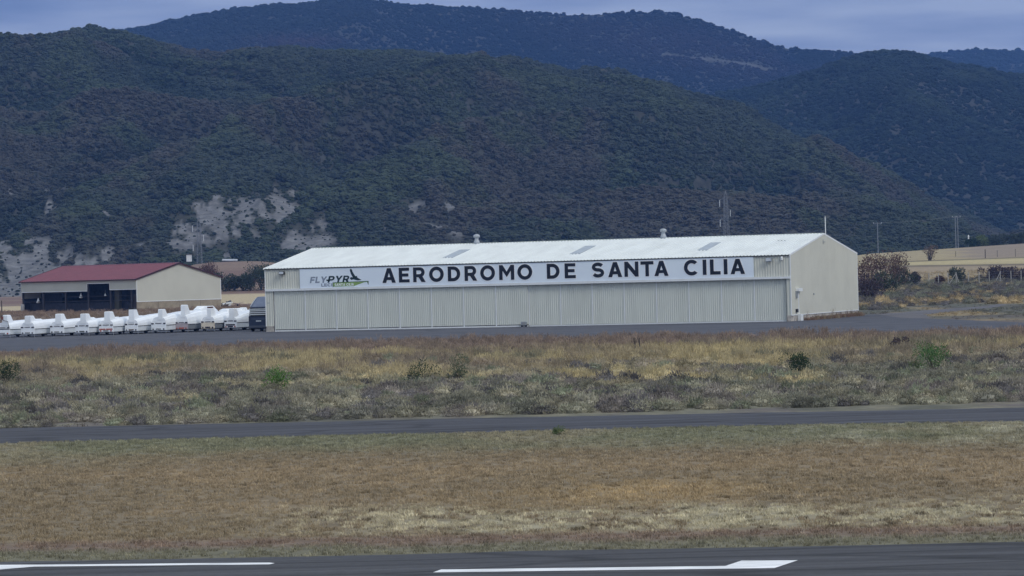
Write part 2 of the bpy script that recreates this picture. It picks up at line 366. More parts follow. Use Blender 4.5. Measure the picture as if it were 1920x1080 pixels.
# ------------------------------------------------------------------ colours of the ground by place
HX0, HY0, HTH, HW, HD = -23.84, 335.55, .3603, 52.71, 23.57
def mixc(a, b, f):
    f = np.asarray(f)[..., None]; return a * (1 - f) + b * f
def A(r, g, b, k=1.0):
    c = np.array(alb(r, g, b, k)); l = c @ np.array([.3, .5, .2]); c = (l + (c - l) * .68) * 1.45; return c * np.array([.97, 1.02, .98])
def strip_colour(X, Y, jitter=True):
    """turf and heath colours; every patch lies where it grows"""
    X = np.asarray(X, float); Y = np.asarray(Y, float)
    px, py = to_px(X, Y, np.zeros_like(X))
    yc = py + (px - 960) * .018
    n1 = fbm(X * .16, Y * .07, 1); n2 = fbm(X * .5, Y * .2, 2); n3 = fbm(X * .05, Y * .03, 3); n4 = fbm(X * 1.6, Y * .55, 14)
    c = np.zeros(X.shape + (3,)) + A(112, 104, 82)
    # turf between runway and taxiway
    c = mixc(c, A(112, 96, 72), sm(830, 880, yc + (n1 - .5) * 90))
    c = mixc(c, A(122, 103, 76), sm(.42, .66, n1) * sm(850, 880, yc) * (1 - sm(945, 965, yc)))
    c = mixc(c, A(136, 112, 72), np.exp(-((px - 1180) / 300) ** 2 - ((yc - 925) / 30) ** 2) * sm(.35, .6, n2) * .9)
    c = mixc(c, A(100, 88, 66), sm(.5, .7, n3) * sm(890, 930, yc) * (1 - sm(1000, 1010, yc)) * .8)
    pale = sm(935, 962, yc + (n1 - .5) * 50) * (1 - sm(995, 1006, yc)) * sm(350, 900, px + (n3 - .5) * 300)
    c = mixc(c, A(138, 128, 104), pale * sm(.42, .58, n4) * .9)
    c = mixc(c, A(108, 88, 76), sm(998, 1008, yc))
    c = mixc(c, A(98, 94, 76), sm(1012, 1026, yc + (n2 - .5) * 12))
    c = mixc(c, A(100, 99, 76), (1 - sm(825, 850, yc + (n2 - .5) * 20)) * sm(.45, .6, n1))
    c = mixc(c, A(135, 130, 112), (1 - sm(838, 860, yc)) * sm(1300, 1750, px) * sm(.5, .6, n4) * .6)
    # heath between taxiway and apron
    h = np.zeros_like(c) + A(100, 97, 83)
    h = mixc(h, A(94, 86, 86), sm(.5, .66, n2)); h = mixc(h, A(112, 105, 88), sm(.55, .7, n4)); h = mixc(h, A(78, 78, 70), sm(.52, .66, fbm(X * .45, Y * .25, 71)) * .8)
    up = 1 - sm(688, 730, yc + (n1 - .5) * 80 + (n2 - .5) * 30)
    g = np.zeros_like(c) + A(142, 127, 90)
    g = mixc(g, A(96, 94, 78), sm(.54, .66, fbm(X * .22, Y * .10, 66)) * .9)
    g = mixc(g, A(112, 98, 84), np.clip(sm(.44, .60, n1) * (.35 + .65 * np.abs(sm(900, 1400, px) - .6) * 1.6), 0, 1))
    g = mixc(g, A(112, 94, 84), 1 - sm(648, 664, yc + (n2 - .5) * 10))
    g = mixc(g, A(150, 133, 86), np.exp(-((px - 1150) / 420) ** 2) * sm(.35, .55, n3 * .5 + n2 * .5) * .8 * sm(655, 668, yc))
    h = mixc(h, g, up)
    c = mixc(h, c, sm(780, 812, yc))
    # beyond the apron
    far = 1 - sm(600, 640, yc)
    d = np.zeros_like(c) + A(84, 84, 74)
    d = mixc(d, A(74, 68, 72), sm(.5, .65, n2)); d = mixc(d, A(126, 108, 74), sm(.56, .68, n1))
    d = mixc(d, A(112, 92, 76), (1 - sm(500, 700, px)))
    # farmed land
    yp = py + (px - 1800) * .0266
    R_ = sm(1500, 1560, px)
    fz = ground_z(X, Y); _, fy = to_px(X, Y, fz); fyr = fy + (px - 1800) * .060
    fld = np.zeros_like(c) + A(140, 122, 90)
    f1 = sm(507, 511, fyr + (n1 - .5) * 3); fld = mixc(A(142, 122, 96) + fld * 0, fld, f1)
    fld = mixc(A(166, 148, 98) + fld * 0, fld, sm(496.5, 498.5, fyr - (px - 1800) * .045 + (n2 - .5) * 2))
    fld = mixc(fld, A(88, 76, 62), np.exp(-((fyr - (px - 1800) * .045 - 497.5) / 1.5) ** 2))
    top = 1 - sm(485.5, 487, fyr - (px - 1800) * .025)
    tc_ = np.where(((px - 1812) * 1.0 + (fy - 484) * -.9)[..., None] < 0, A(150, 132, 92), A(132, 114, 98)) + fld * 0
    fld = mixc(fld, tc_, top)
    fld = mixc(fld, A(70, 62, 50), np.exp(-((fyr - (px - 1800) * .025 - 487) / 1.0) ** 2) * .8)
    fld = fld * (1 + (n2 - .5) * .25)[..., None]
    d = mixc(d, fld, sm(535, 575, Y) * R_)
    L_ = 1 - sm(600, 700, px)
    lf = np.zeros_like(c) + A(112, 84, 76); lf = mixc(lf, A(122, 98, 84), sm(.45, .6, fbm(X * .01, Y * .03, 8)))
    lf = mixc(lf, A(168, 148, 112), sm(640, 655, Y) * (1 - sm(740, 760, Y)))
    d = mixc(d, lf, sm(500, 640, Y) * L_)
    c = mixc(c, d, far)
    # dark fringe of soil along the paving
    return np.clip(c, .004, .9)

xs = np.concatenate([-np.geomspace(1600, 42, 60), np.arange(-41, 41.1, .7), np.geomspace(42, 1600, 60)])
ys = np.concatenate([np.arange(-80, 60, 10), np.arange(60, 300, .8), np.arange(300, 620, 2.5), np.arange(620, 1120, 4), [1200, 1500, 2500, 4500, 7300]])
gx, gy = np.meshgrid(xs, ys); gzv = ground_z(gx, gy)
gzv = gzv + (fbm(gx * .3, gy * .3, 21) - .5) * .25 * sm(140, 150, gy) * (1 - sm(240, 260, gy)) * (~paved(gx, gy))
gzv = np.where(gy > 1100, -3.0, gzv)
nx, ny = len(xs), len(ys); idx = np.arange(nx * ny).reshape(ny, nx)
Q = np.stack([idx[:-1, :-1], idx[:-1, 1:], idx[1:, 1:], idx[1:, :-1]], -1).reshape(-1, 4)
gm = np_mesh('ground', np.stack([gx, gy, gzv], -1).reshape(-1, 3), Q, True)
gcol = strip_colour(gx.ravel(), gy.ravel()) * .85
ca = gm.color_attributes.new('gcol', 'FLOAT_COLOR', 'POINT'); ca.data.foreach_set('color', np.c_[gcol, np.ones(len(gcol))].astype(np.float32).ravel())
link('ground', gm, M_GROUND, kind='structure')

# ------------------------------------------------------------------ hills
def crest(pts):
    P = np.array(pts, float)
    return lambda px: np.interp(px, P[:, 0], P[:, 1])
def pts_z(px, py, Y):    # height of a point seen at px,py at distance Y
    yp = py + (px - 960) * ROLL; return CH + (540 - F * PITCH - yp) / F * Y
C_A = crest([(-900, 190), (-300, 110), (0, 82), (60, 84), (130, 76), (185, 61), (215, 67), (250, 72), (310, 90), (370, 102), (425, 105), (500, 96), (550, 91), (625, 98), (700, 103), (775, 103), (850, 108), (925, 120), (1000, 130), (1100, 145), (1180, 156), (1230, 175), (1300, 200), (1400, 225), (1500, 270), (1600, 308), (1680, 342), (1780, 385), (1900, 450), (2000, 480), (2800, 500)])
C_B = crest([(-900, 420), (900, 330), (1150, 240), (1330, 185), (1450, 158), (1560, 127), (1620, 108), (1670, 103), (1720, 106), (1800, 135), (1860, 150), (1920, 160), (2100, 200), (2800, 260)])
C_C = crest([(-900, 260), (-200, 160), (150, 100), (240, 68), (370, 46), (440, 33), (500, 22), (560, 16), (600, 12), (640, 3), (680, 0), (720, 3), (800, 12), (900, 17), (1000, 22), (1100, 29), (1150, 26), (1200, 24), (1260, 22), (1320, 36), (1400, 62), (1450, 80), (1490, 91), (1560, 96), (1650, 100), (1750, 108), (1900, 150), (2800, 260)])
C_D = crest([(-900, 400), (1500, 200), (1700, 125), (1755, 106), (1810, 98), (1860, 95), (1920, 99), (2100, 90), (2800, 140)])
HILLS = {}; FOLD = {}; RBL = {}
def hill(name, cr, Y0, Y1, Yc, z0, prof, amp, nsc, nu, nv, colf, seed):
    amp *= 1.35
    px = np.linspace(-800, 2720, nu); v = np.linspace(0, 1.25, nv)
    PX, Vv = np.meshgrid(px, v)
    wig = (fbm(PX / 500.0, PX * 0 + seed, seed, 3) - .5) * (Y1 - Y0) * .25
    Y = Y0 + (Y1 - Y0 + wig) * Vv; X = (PX - 960) / F * Y
    H = pts_z(PX, cr(PX), Y0 + (Y1 - Y0 + wig))
    pr = np.where(Vv <= 1, np.clip(Vv, 0, 1) ** prof * .55 + .45 * np.sin(np.clip(Vv, 0, 1) * math.pi / 2), 1 - (Vv - 1) * 2.2)
    # spurs and gullies: ridged noise, stretched down the slope
    wx = X / nsc + (fbm(X / nsc, Y / nsc, seed + 5, 3) - .5) * 1.0; wy = Y / (nsc * 3.0)
    rn = 1 - np.abs(2 * fbm(wx - wy * .9, wy, seed + 9, 3) - 1)
    rn2 = 1 - np.abs(2 * fbm(wx * 3.1 + wy, wy * 3, seed + 19, 3) - 1)
    w = np.sin(np.clip(Vv, 0, 1) * math.pi) ** .7
    Z = z0 + (H - z0) * pr + ((rn - .72) * amp + (rn2 - .7) * amp * .30) * w
    n, m_ = PX.shape; id_ = np.arange(n * m_).reshape(n, m_)
    Q = np.stack([id_[:-1, :-1], id_[:-1, 1:], id_[1:, 1:], id_[1:, :-1]], -1).reshape(-1, 4)
    me = np_mesh(name, np.stack([X, Y, Z], -1).reshape(-1, 3), Q, True)
    sx, sy = to_px(X, Y, Z); rock = colf(sx, sy, X, Y, Z)
    base = mixc(np.zeros(X.shape + (3,)) + np.array((.05, .052, .042)), np.array((.155, .155, .155)), rock)
    ca = me.color_attributes.new('gcol', 'FLOAT_COLOR', 'POINT'); ca.data.foreach_set('color', np.concatenate([base, np.ones(X.shape + (1,))], -1).astype(np.float32).ravel())
    link(name, me, M_SOILHILL, kind='structure')
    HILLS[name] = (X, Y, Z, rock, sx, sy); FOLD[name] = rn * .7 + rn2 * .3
    rb = rock.copy()
    for _ in range(4): rb = (rb + np.roll(rb, 1, 0) + np.roll(rb, -1, 0) + np.roll(rb, 1, 1) + np.roll(rb, -1, 1)) / 5
    RBL[name] = np.roll(np.maximum(rb, np.roll(rb, 3, 0)), -1, 0)
def blob(sx, sy, cx, cy, rx, ry, ang=0):
    a = math.radians(ang); dx, dy = sx - cx, sy - cy
    u = dx * math.cos(a) + dy * math.sin(a); w = -dx * math.sin(a) + dy * math.cos(a)
    return np.exp(-((u / rx) ** 2 + (w / ry) ** 2))
def rock_a(sx, sy, X, Y, Z):
    r = np.zeros_like(sx)
    for b in [(45, 515, 75, 42, 8, 1.5), (400, 412, 55, 26, -22, 1.2), (395, 430, 55, 9, 8, 1.0), (370, 385, 22, 6, -25, .8), (452, 398, 10, 20, -25, .8), (522, 388, 24, 24, -20, 1.15), (535, 365, 20, 7, 0, .8),
              (580, 408, 22, 7, -35, .9), (570, 440, 40, 13, -42, .95), (610, 400, 32, 7, -20, .8), (585, 455, 30, 9, -10, .9), (92, 376, 26, 12, -28, 1.0), (115, 362, 18, 6, -10, .9),
              (10, 356, 14, 8, 0, .8), (212, 403, 16, 5, 25, .7), (190, 480, 28, 12, -35, .7), (330, 458, 22, 6, 10, .8), (265, 465, 16, 8, -50, .7), (760, 405, 40, 12, -30, .45), (830, 432, 40, 8, 10, .5),
              (200, 305, 26, 8, 0, .15), (840, 380, 24, 12, -30, .5), (1120, 226, 12, 3, 10, .3), (1010, 455, 24, 5, 0, .35), (430, 482, 50, 5, 0, .5), (640, 395, 20, 16, 0, .55)]:
        r = np.maximum(r, blob(sx, sy, b[0], b[1], b[2] * 1.3, b[3] * 1.3, b[4]) * b[5])
    n = fbm(X / 4.2 + Y / 24.0, Y / 15.0 - X / 40.0, 77, 4)
    n5 = fbm(X / 3.0, Y / 7.0, 79, 3)
    return sm(.42, .62, r * .66 + (n - .5) * 2.6 + (n5 - .5) * .45 + .08 * (r > .15)) * sm(.10, .30, r)
def rock_b(sx, sy, X, Y, Z): return np.zeros_like(sx)
def rock_c(sx, sy, X, Y, Z):
    r = blob(sx, sy, 555, 75, 45, 8, 8) * .45
    r = np.maximum(r, np.exp(-((sy - np.interp(sx, [1240, 1340, 1400, 1450], [101, 112, 120, 133])) / 3.2) ** 2) * (sx > 1240) * (sx < 1450) * 1.0)
    r = np.maximum(r, blob(sx, sy, 1490, 118, 20, 9) * .7)
    return sm(.40, .62, r * .70 + (fbm(X / 25., Y / 60., 78, 4) - .5) * .8) * .42
hill('hill', C_A, 1120, 1820, 0, -2.0, 1.1, 40, 115, 900, 420, rock_a, 3)
hill('wooded_hill', C_B, 1900, 2700, 0, 5.0, 1.1, 55, 260, 420, 200, rock_b, 6)
hill('mountain', C_C, 2750, 3650, 0, 20.0, 1.1, 75, 420, 620, 220, rock_c, 8)
hill('distant_hill', C_D, 4000, 4900, 0, 40.0, 1.1, 60, 500, 260, 60, rock_b, 12)

# ------------------------------------------------------------------ scattering of uncountable vegetation
def src(name, me, m):
    me.materials.clear(); me.materials.append(m)
    return bpy.data.objects.new(name, me)        # never linked to the scene: only a shape to repeat
def scatter(name, P, sc, rz, col, variants, pick=None, zs=None, **k):
    n = len(P); me = bpy.data.meshes.new(name); me.vertices.add(n); me.vertices.foreach_set('co', np.asarray(P, np.float32).ravel())
    def at(nm, ty, key, arr): a = me.attributes.new(nm, ty, 'POINT'); a.data.foreach_set(key, np.asarray(arr, np.float32).ravel())
    zs = np.ones(n) if zs is None else zs
    at('sc', 'FLOAT_VECTOR', 'vector', np.stack([sc, sc, sc * zs], -1)); at('rot', 'FLOAT_VECTOR', 'vector', np.stack([0 * rz, 0 * rz, rz], -1))
    at('tcol', 'FLOAT_COLOR', 'color', np.c_[col, np.ones(n)])
    a = me.attributes.new('pick', 'INT', 'POINT'); a.data.foreach_set('value', (RNG.integers(0, len(variants), n) if pick is None else pick).astype(np.int32))
    o = link(name, me, None, **k)
    t = bpy.data.node_groups.new('scatter', 'GeometryNodeTree')
    t.interface.new_socket('Geometry', in_out='INPUT', socket_type='NodeSocketGeometry'); t.interface.new_socket('Geometry', in_out='OUTPUT', socket_type='NodeSocketGeometry')
    gi, go = t.nodes.new('NodeGroupInput'), t.nodes.new('NodeGroupOutput')
    j = t.nodes.new('GeometryNodeGeometryToInstance')
    for v in variants[::-1]:
        oi = t.nodes.new('GeometryNodeObjectInfo'); oi.inputs['Object'].default_value = v; oi.inputs['As Instance'].default_value = False
        t.links.new(oi.outputs['Geometry'], j.inputs[0])
    ip = t.nodes.new('GeometryNodeInstanceOnPoints'); ip.inputs['Pick Instance'].default_value = True
    def nat(nm, ty):
        q = t.nodes.new('GeometryNodeInputNamedAttribute'); q.data_type = ty; q.inputs['Name'].default_value = nm
        return [x for x in q.outputs if x.enabled and x.name == 'Attribute'][0]
    t.links.new(gi.outputs[0], ip.inputs['Points']); t.links.new(j.outputs[0], ip.inputs['Instance'])
    t.links.new(nat('pick', 'INT'), ip.inputs['Instance Index']); t.links.new(nat('rot', 'FLOAT_VECTOR'), ip.inputs['Rotation']); t.links.new(nat('sc', 'FLOAT_VECTOR'), ip.inputs['Scale'])
    t.links.new(ip.outputs[0], go.inputs[0])
    md = o.modifiers.new('scatter', 'NODES'); md.node_group = t
    return o

def crown_mesh(seed, tall=1.0, sub=3, jag=.21, pointy=0):
    bm = bmesh.new(); bmesh.ops.create_icosphere(bm, subdivisions=sub, radius=1); r = random.Random(seed)
    from mathutils import noise
    for v in bm.verts:
        d = v.co.normalized(); q = 1 + noise.noise(d * 1.7 + Vector((seed * 7.1, 0, 0))) * .5 + noise.noise(d * 4.5 + Vector((0, seed * 3.3, 0))) * .35 + r.uniform(-jag, jag)
        z = d.z * tall; w = 1.0
        if pointy: w = max(.12, (1 - (d.z * .5 + .5) ** 1.3 * pointy))
        v.co = Vector((d.x * q * w, d.y * q * w, z * (.8 + .25 * q) + tall * .75))
    me = bpy.data.meshes.new('crown'); bm.to_mesh(me); bm.free(); me.polygons.foreach_set('use_smooth', [False] * len(me.polygons)); return me
CROWNS = [src('crown', crown_mesh(i, .95), M_FOL) for i in range(5)]
PINES = [src('pine', crown_mesh(20 + i, 1.5, 3, .2, .75), M_FOL) for i in range(4)]
def forest(name, hillname, n, smin, smax, variants, colf, pxr=(-500, 2400), keep=None, seed=1, onrock=False, **k):
    X, Y, Z, rock, sx, sy = HILLS[hillname]; rg = np.random.default_rng(seed)
    nv, nu = X.shape
    # even density over the ground: weight by cell area
    nn_ = n * (3 if not onrock else 30); u = rg.random(nn_) * (nu - 1.001); v = (rg.random(nn_) ** .8) * (nv * .84)
    i, j = v.astype(int), u.astype(int); fu, fv = u - j, v - i
    def bl(Aa): return (Aa[i, j] * (1 - fu) + Aa[i, j + 1] * fu) * (1 - fv) + (Aa[i + 1, j] * (1 - fu) + Aa[i + 1, j + 1] * fu) * fv
    x, y, z, rk, px, py, fo, rb = map(bl, (X, Y, Z, rock, sx, sy, FOLD[hillname], RBL[hillname]))
    if onrock: rk = np.where(rk > .25, 0, 1)
    ok = (px > pxr[0]) & (px < pxr[1]) & (rg.random(len(x)) > np.minimum(rk * 3.0 - .12, .95))
    if keep is not None: ok &= keep(px, py, x, y, rg)
    q = np.flatnonzero(ok)[:n]; x, y, z, px, py, fo, rb = x[q], y[q], z[q], px[q], py[q], fo[q], rb[q]
    s = (smin + (smax - smin) * rg.random(len(x)) ** 2.4) * (.6 + .8 * fbm(x / 40., y / 40., seed + 40)) * (1 - (.0 if onrock else .6) * sm(.02, .3, rb))
    c = colf(px, py, x, y, rg); gl = sm(.74, .52, fo)[:, None]; c = c * (1.25 - .55 * gl) * (1 + gl * np.array([-.12, .06, 0]))  # fold shading put into the crown colour: gullies darker and greener, spurs lighter
    return scatter(name, np.stack([x, y, z - s * .25], -1), s, rg.uniform(0, 6.3, len(x)), c, variants, zs=rg.uniform(.55, 1.1, len(x)), kind='stuff', **k)
def col_a(px, py, x, y, rg):
    n = fbm(x / 70., y / 140., 31, 4); m2 = fbm(x / 22., y / 40., 32, 3)
    c = np.zeros(x.shape + (3,)) + np.array((.031, .040, .029))
    c = mixc(c, np.array((.052, .046, .040)), sm(.50, .64, n) * .7)
    c = mixc(c, np.array((.038, .050, .028)), sm(.5, .66, m2) * .8)
    c = mixc(c, np.array((.016, .022, .018)), (rg.random(x.shape) < .14) * .7)
    return c * rg.uniform(.86, 1.16, x.shape)[..., None]
def col_b(px, py, x, y, rg):
    c = np.zeros(x.shape + (3,)) + np.array((.012, .020, .013)); n = fbm(x / 90., y / 160., 35, 4)
    c = mixc(c, np.array((.020, .030, .016)), sm(.5, .65, n)); return c * rg.uniform(.6, 1.35, x.shape)[..., None]
def col_c(px, py, x, y, rg):
    c = np.zeros(x.shape + (3,)) + np.array((.012, .018, .013)); n = fbm(x / 160., y / 300., 36, 4)
    w = np.clip(blob(px, py, 1300, 95, 260, 45, 10) * 1.3 + blob(px, py, 560, 80, 90, 14) * .9, 0, 1)
    c = mixc(c, np.array((.042, .026, .026)), w * sm(.35, .55, n)); return c * rg.uniform(.65, 1.35, x.shape)[..., None]
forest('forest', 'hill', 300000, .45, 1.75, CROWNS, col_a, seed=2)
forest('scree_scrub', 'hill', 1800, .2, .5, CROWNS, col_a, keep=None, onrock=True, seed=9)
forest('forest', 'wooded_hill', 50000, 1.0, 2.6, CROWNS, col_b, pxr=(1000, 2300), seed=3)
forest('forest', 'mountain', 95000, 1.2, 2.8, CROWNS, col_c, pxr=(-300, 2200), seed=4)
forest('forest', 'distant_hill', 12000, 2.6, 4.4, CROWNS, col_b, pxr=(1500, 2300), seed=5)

# ------------------------------------------------------------------ tufts, mounds
def tuft_mesh(seed, n, h, spread, w, lean=.5, heads=False):
    r = random.Random(seed); V, Fc = [], []
    for i in range(n):
        a = r.uniform(0, 6.283); d = r.uniform(0, spread); x, y = d * math.cos(a), d * math.sin(a)
        hh = h * r.uniform(.45, 1.0); la = r.uniform(0, 6.283); l = r.uniform(0, lean) * hh; lx, ly = l * math.cos(la), l * math.sin(la)
        fa = r.uniform(0, 3.14); wx, wy = w * math.cos(fa), w * math.sin(fa); k = len(V)
        V += [(x - wx, y - wy, 0), (x + wx, y + wy, 0), (x + lx * .35 + wx * .8, y + ly * .35 + wy * .8, hh * .6), (x + lx * .35 - wx * .8, y + ly * .35 - wy * .8, hh * .6), (x + lx, y + ly, hh)]
        Fc += [(k, k + 1, k + 2, k + 3), (k + 3, k + 2, k + 4)]
        if heads and r.random() < .5:
            k = len(V); t = (x + lx * .8, y + ly * .8, hh * .85); q = w * 2.2
            V += [(t[0] - q, t[1], t[2]), (t[0], t[1], t[2] - h * .12), (t[0] + q, t[1], t[2]), (t[0], t[1] + q, t[2] + h * .16)]
            Fc += [(k, k + 1, k + 2, k + 3)]
    me = bpy.data.meshes.new('tuft'); me.from_pydata(V, [], Fc); me.update(); return me
def mound_mesh(seed, n=520, flat=.75, leaf=.075):
    r = random.Random(seed); V, Fc = [], []
    from mathutils import noise
    for i in range(n):
        z = r.uniform(0, 1); a = r.uniform(0, 6.283); s = math.sqrt(1 - z * z); d = Vector((s * math.cos(a), s * math.sin(a), z))
        q = 1 + noise.noise(d * 2.2 + Vector((seed * 5.3, 1, 2))) * .6
        rad = q * r.uniform(.66, 1.0); p = Vector((d.x * rad, d.y * rad, d.z * rad * flat))
        dirn = (d + Vector((r.uniform(-.6, .6), r.uniform(-.6, .6), r.uniform(0, 1.0)))).normalized()
        L = leaf * r.uniform(1.2, 2.8); sd_ = dirn.orthogonal().normalized(); sd_.rotate(Matrix.Rotation(r.uniform(0, 6.28), 3, dirn)); wd = leaf * r.uniform(.25, .5); k = len(V)
        V += [p - sd_ * wd, p + sd_ * wd, p + dirn * L + sd_ * wd * .6, p + dirn * L - sd_ * wd * .6]; Fc += [(k, k + 1, k + 2, k + 3)]
    k = len(V); m = 10; rings = [(.66, 0), (.70, .34), (.44, .60), (.05, .70)]
    for (rr, zz) in rings:
        for i in range(m): V.append((rr * math.cos(6.283 * i / m), rr * math.sin(6.283 * i / m), zz * flat))
    for g_ in range(3):
        for i in range(m): Fc.append((k + g_ * m + i, k + g_ * m + (i + 1) % m, k + (g_ + 1) * m + (i + 1) % m, k + (g_ + 1) * m + i))
    me = bpy.data.meshes.new('mound'); me.from_pydata([tuple(v) for v in V], [], Fc); me.update(); return me
TURF = [src('tuft', tuft_mesh(i, 16, .07, .11, .006, 1.0), M_GRASS) for i in range(6)]
TALL = [src('tuft', tuft_mesh(30 + i, 20, .62, .20, .008, .45, True), M_GRASS) for i in range(6)]
MOUND = [src('mound', mound_mesh(60 + i), M_GRASS) for i in range(6)]
def strip_points(y0, y1, dens, marg=6, seed=0):
    rg = np.random.default_rng(seed); half = lambda Y: 1000 / F * Y + marg
    Hm = half(y1); n = int((y1 - y0) * 2 * Hm * dens)
    Y = rg.uniform(y0, y1, n); X = rg.uniform(-Hm, Hm, n); ok = np.abs(X) < half(Y)
    return X[ok], Y[ok], rg
# mown turf between runway and taxiway
X, Y, rg = strip_points(66, 125, 26, 16, 5)
ok = ~(paved(X, Y)); 
n4 = fbm(X * 1.6, Y * .55, 14); n9 = fbm(X * 2.4, Y * 1.1, 15)
ok &= rg.random(len(X)) < (.5 + .6 * sm(.35, .55, n9)); X, Y = X[ok], Y[ok]
c = strip_colour(X, Y) * 1.42 * rg.uniform(.82, 1.18, len(X))[:, None]
hf = vnoise(X * 5.0, Y * 2.0, 61); px, py = to_px(X, Y, 0 * X); yc = py + (px - 960) * .018
pb = sm(935, 962, yc + (fbm(X * .16, Y * .07, 1) - .5) * 50) * (1 - sm(995, 1006, yc)) * sm(300, 800, px)
c = mixc(c, A(172, 160, 130), pb * sm(.50, .72, hf) * .95); c = c * (1 - .55 * sm(.30, .12, hf) * 1.0)[:, None] if False else c * (1 - (.36 + .22 * pb) * (1 - sm(.10, .36, hf)))[:, None]
c = c * (1 + .35 * sm(.7, .95, hf))[:, None]
scatter('turf', np.stack([X, Y, 0 * X], -1), rg.uniform(.6, 1.35, len(X)) * (.8 + .5 * fbm(X * .3, Y * .2, 16)), rg.uniform(0, 6.3, len(X)), c, TURF, kind='stuff')
# tall dry grass up to the apron
X, Y, rg = strip_points(131, 268, 4.4, 20, 6)
px, py = to_px(X, Y, 0 * X); yc = py + (px - 960) * .018; n1 = fbm(X * .16, Y * .07, 1); nn = fbm(X * .4, Y * .25, 17)
up = 1 - sm(688, 730, yc + (n1 - .5) * 80 + (fbm(X * .5, Y * .2, 2) - .5) * 30)
ok = ~paved(X, Y) & (rg.random(len(X)) < np.maximum(up * (.45 + .6 * nn), .22)); X, Y, up, nn = X[ok], Y[ok], up[ok], nn[ok]
c = strip_colour(X, Y) * 1.15 * rg.uniform(.7, 1.35, len(X))[:, None]
hgt = (.35 + .65 * sm(.3, .65, nn)) * (.45 + .55 * up)
scatter('dry_grass', np.stack([X, Y, 0 * X], -1), rg.uniform(.7, 1.25, len(X)), rg.uniform(0, 6.3, len(X)), c, TALL, zs=hgt * rg.uniform(.7, 1.2, len(X)), kind='stuff')
# heath mounds
def heath(name, X, Y, rg, smin, smax, keepf, k=1.62):
    px, py = to_px(X, Y, 0 * X); yc = py + (px - 960) * .018; n1 = fbm(X * .16, Y * .07, 1)
    ok = ~paved(X, Y) & keepf(X, Y, px, yc, n1, rg); X, Y = X[ok], Y[ok]
    c = strip_colour(X, Y) * k
    pur = rg.random(len(X)) < .06 + .35 * sm(.5, .62, fbm(X * .3, Y * .2, 44)); c[pur] = A(82, 78, 82) * k * .85
    grn = (rg.random(len(X)) < .10); c[grn] = A(90, 94, 76) * k
    c = c * (rg.uniform(.6, 1.3, len(X)))[:, None]
    scatter(name, np.stack([X, Y, ground_z(X, Y) - .03], -1), (smin + (smax - smin) * rg.random(len(X)) ** 1.6) * (.6 + .8 * fbm(X * .25, Y * .25, 18)), rg.uniform(0, 6.3, len(X)), c, MOUND, zs=rg.uniform(.6, 1.3, len(X)), kind='stuff')
X, Y, rg = strip_points(131.5, 215, 2.6, 20, 7)
heath('heath', X, Y, rg, .18, .58, lambda X, Y, px, yc, n1, rg: rg.random(len(X)) < (sm(684, 726, yc + (n1 - .5) * 80) * (.35 + .65 * sm(.3, .5, fbm(X * .35, Y * .3, 19)))))
X, Y, rg = strip_points(285, 560, .36, 22, 8)
def far_keep(X, Y, px, yc, n1, rg):
    u = (X - HX0) * math.cos(HTH) - (Y - HY0) * math.sin(HTH)
    vv = (X - HX0) * math.sin(HTH) + (Y - HY0) * math.cos(HTH)
    return (px > 1585) & ((u > HW + 1.0) | (vv > HD + 1.5)) & ((Y > 395) | ((px < 1690) & (Y > 372))) & (rg.random(len(X)) < .25 + .75 * sm(.4, .55, fbm(X * .12, Y * .08, 22)))
heath('heath', X, Y, rg, .4, .95, far_keep)
X, Y, rg = strip_points(285, 620, .9, 22, 9)
px, py = to_px(X, Y, 0 * X); u = (X - HX0) * math.cos(HTH) - (Y - HY0) * math.sin(HTH)
ok = ~paved(X, Y) & (((px > 1585) & ((u > HW + .4) | ((X - HX0) * math.sin(HTH) + (Y - HY0) * math.cos(HTH) > HD + 1))) | ((px < 520) & (Y > 372) & (u < -8))) & (rg.random(len(X)) < .2 + .7 * sm(.45, .6, fbm(X * .1, Y * .06, 24)))
X, Y = X[ok], Y[ok]; c = strip_colour(X, Y) * 1.15 * rg.uniform(.7, 1.3, len(X))[:, None]
scatter('dry_grass', np.stack([X, Y, ground_z(X, Y)], -1), rg.uniform(.9, 1.6, len(X)), rg.uniform(0, 6.3, len(X)), c, TALL, zs=rg.uniform(.3, .8, len(X)) * np.where(Y < 400, .28, 1.0), kind='stuff')

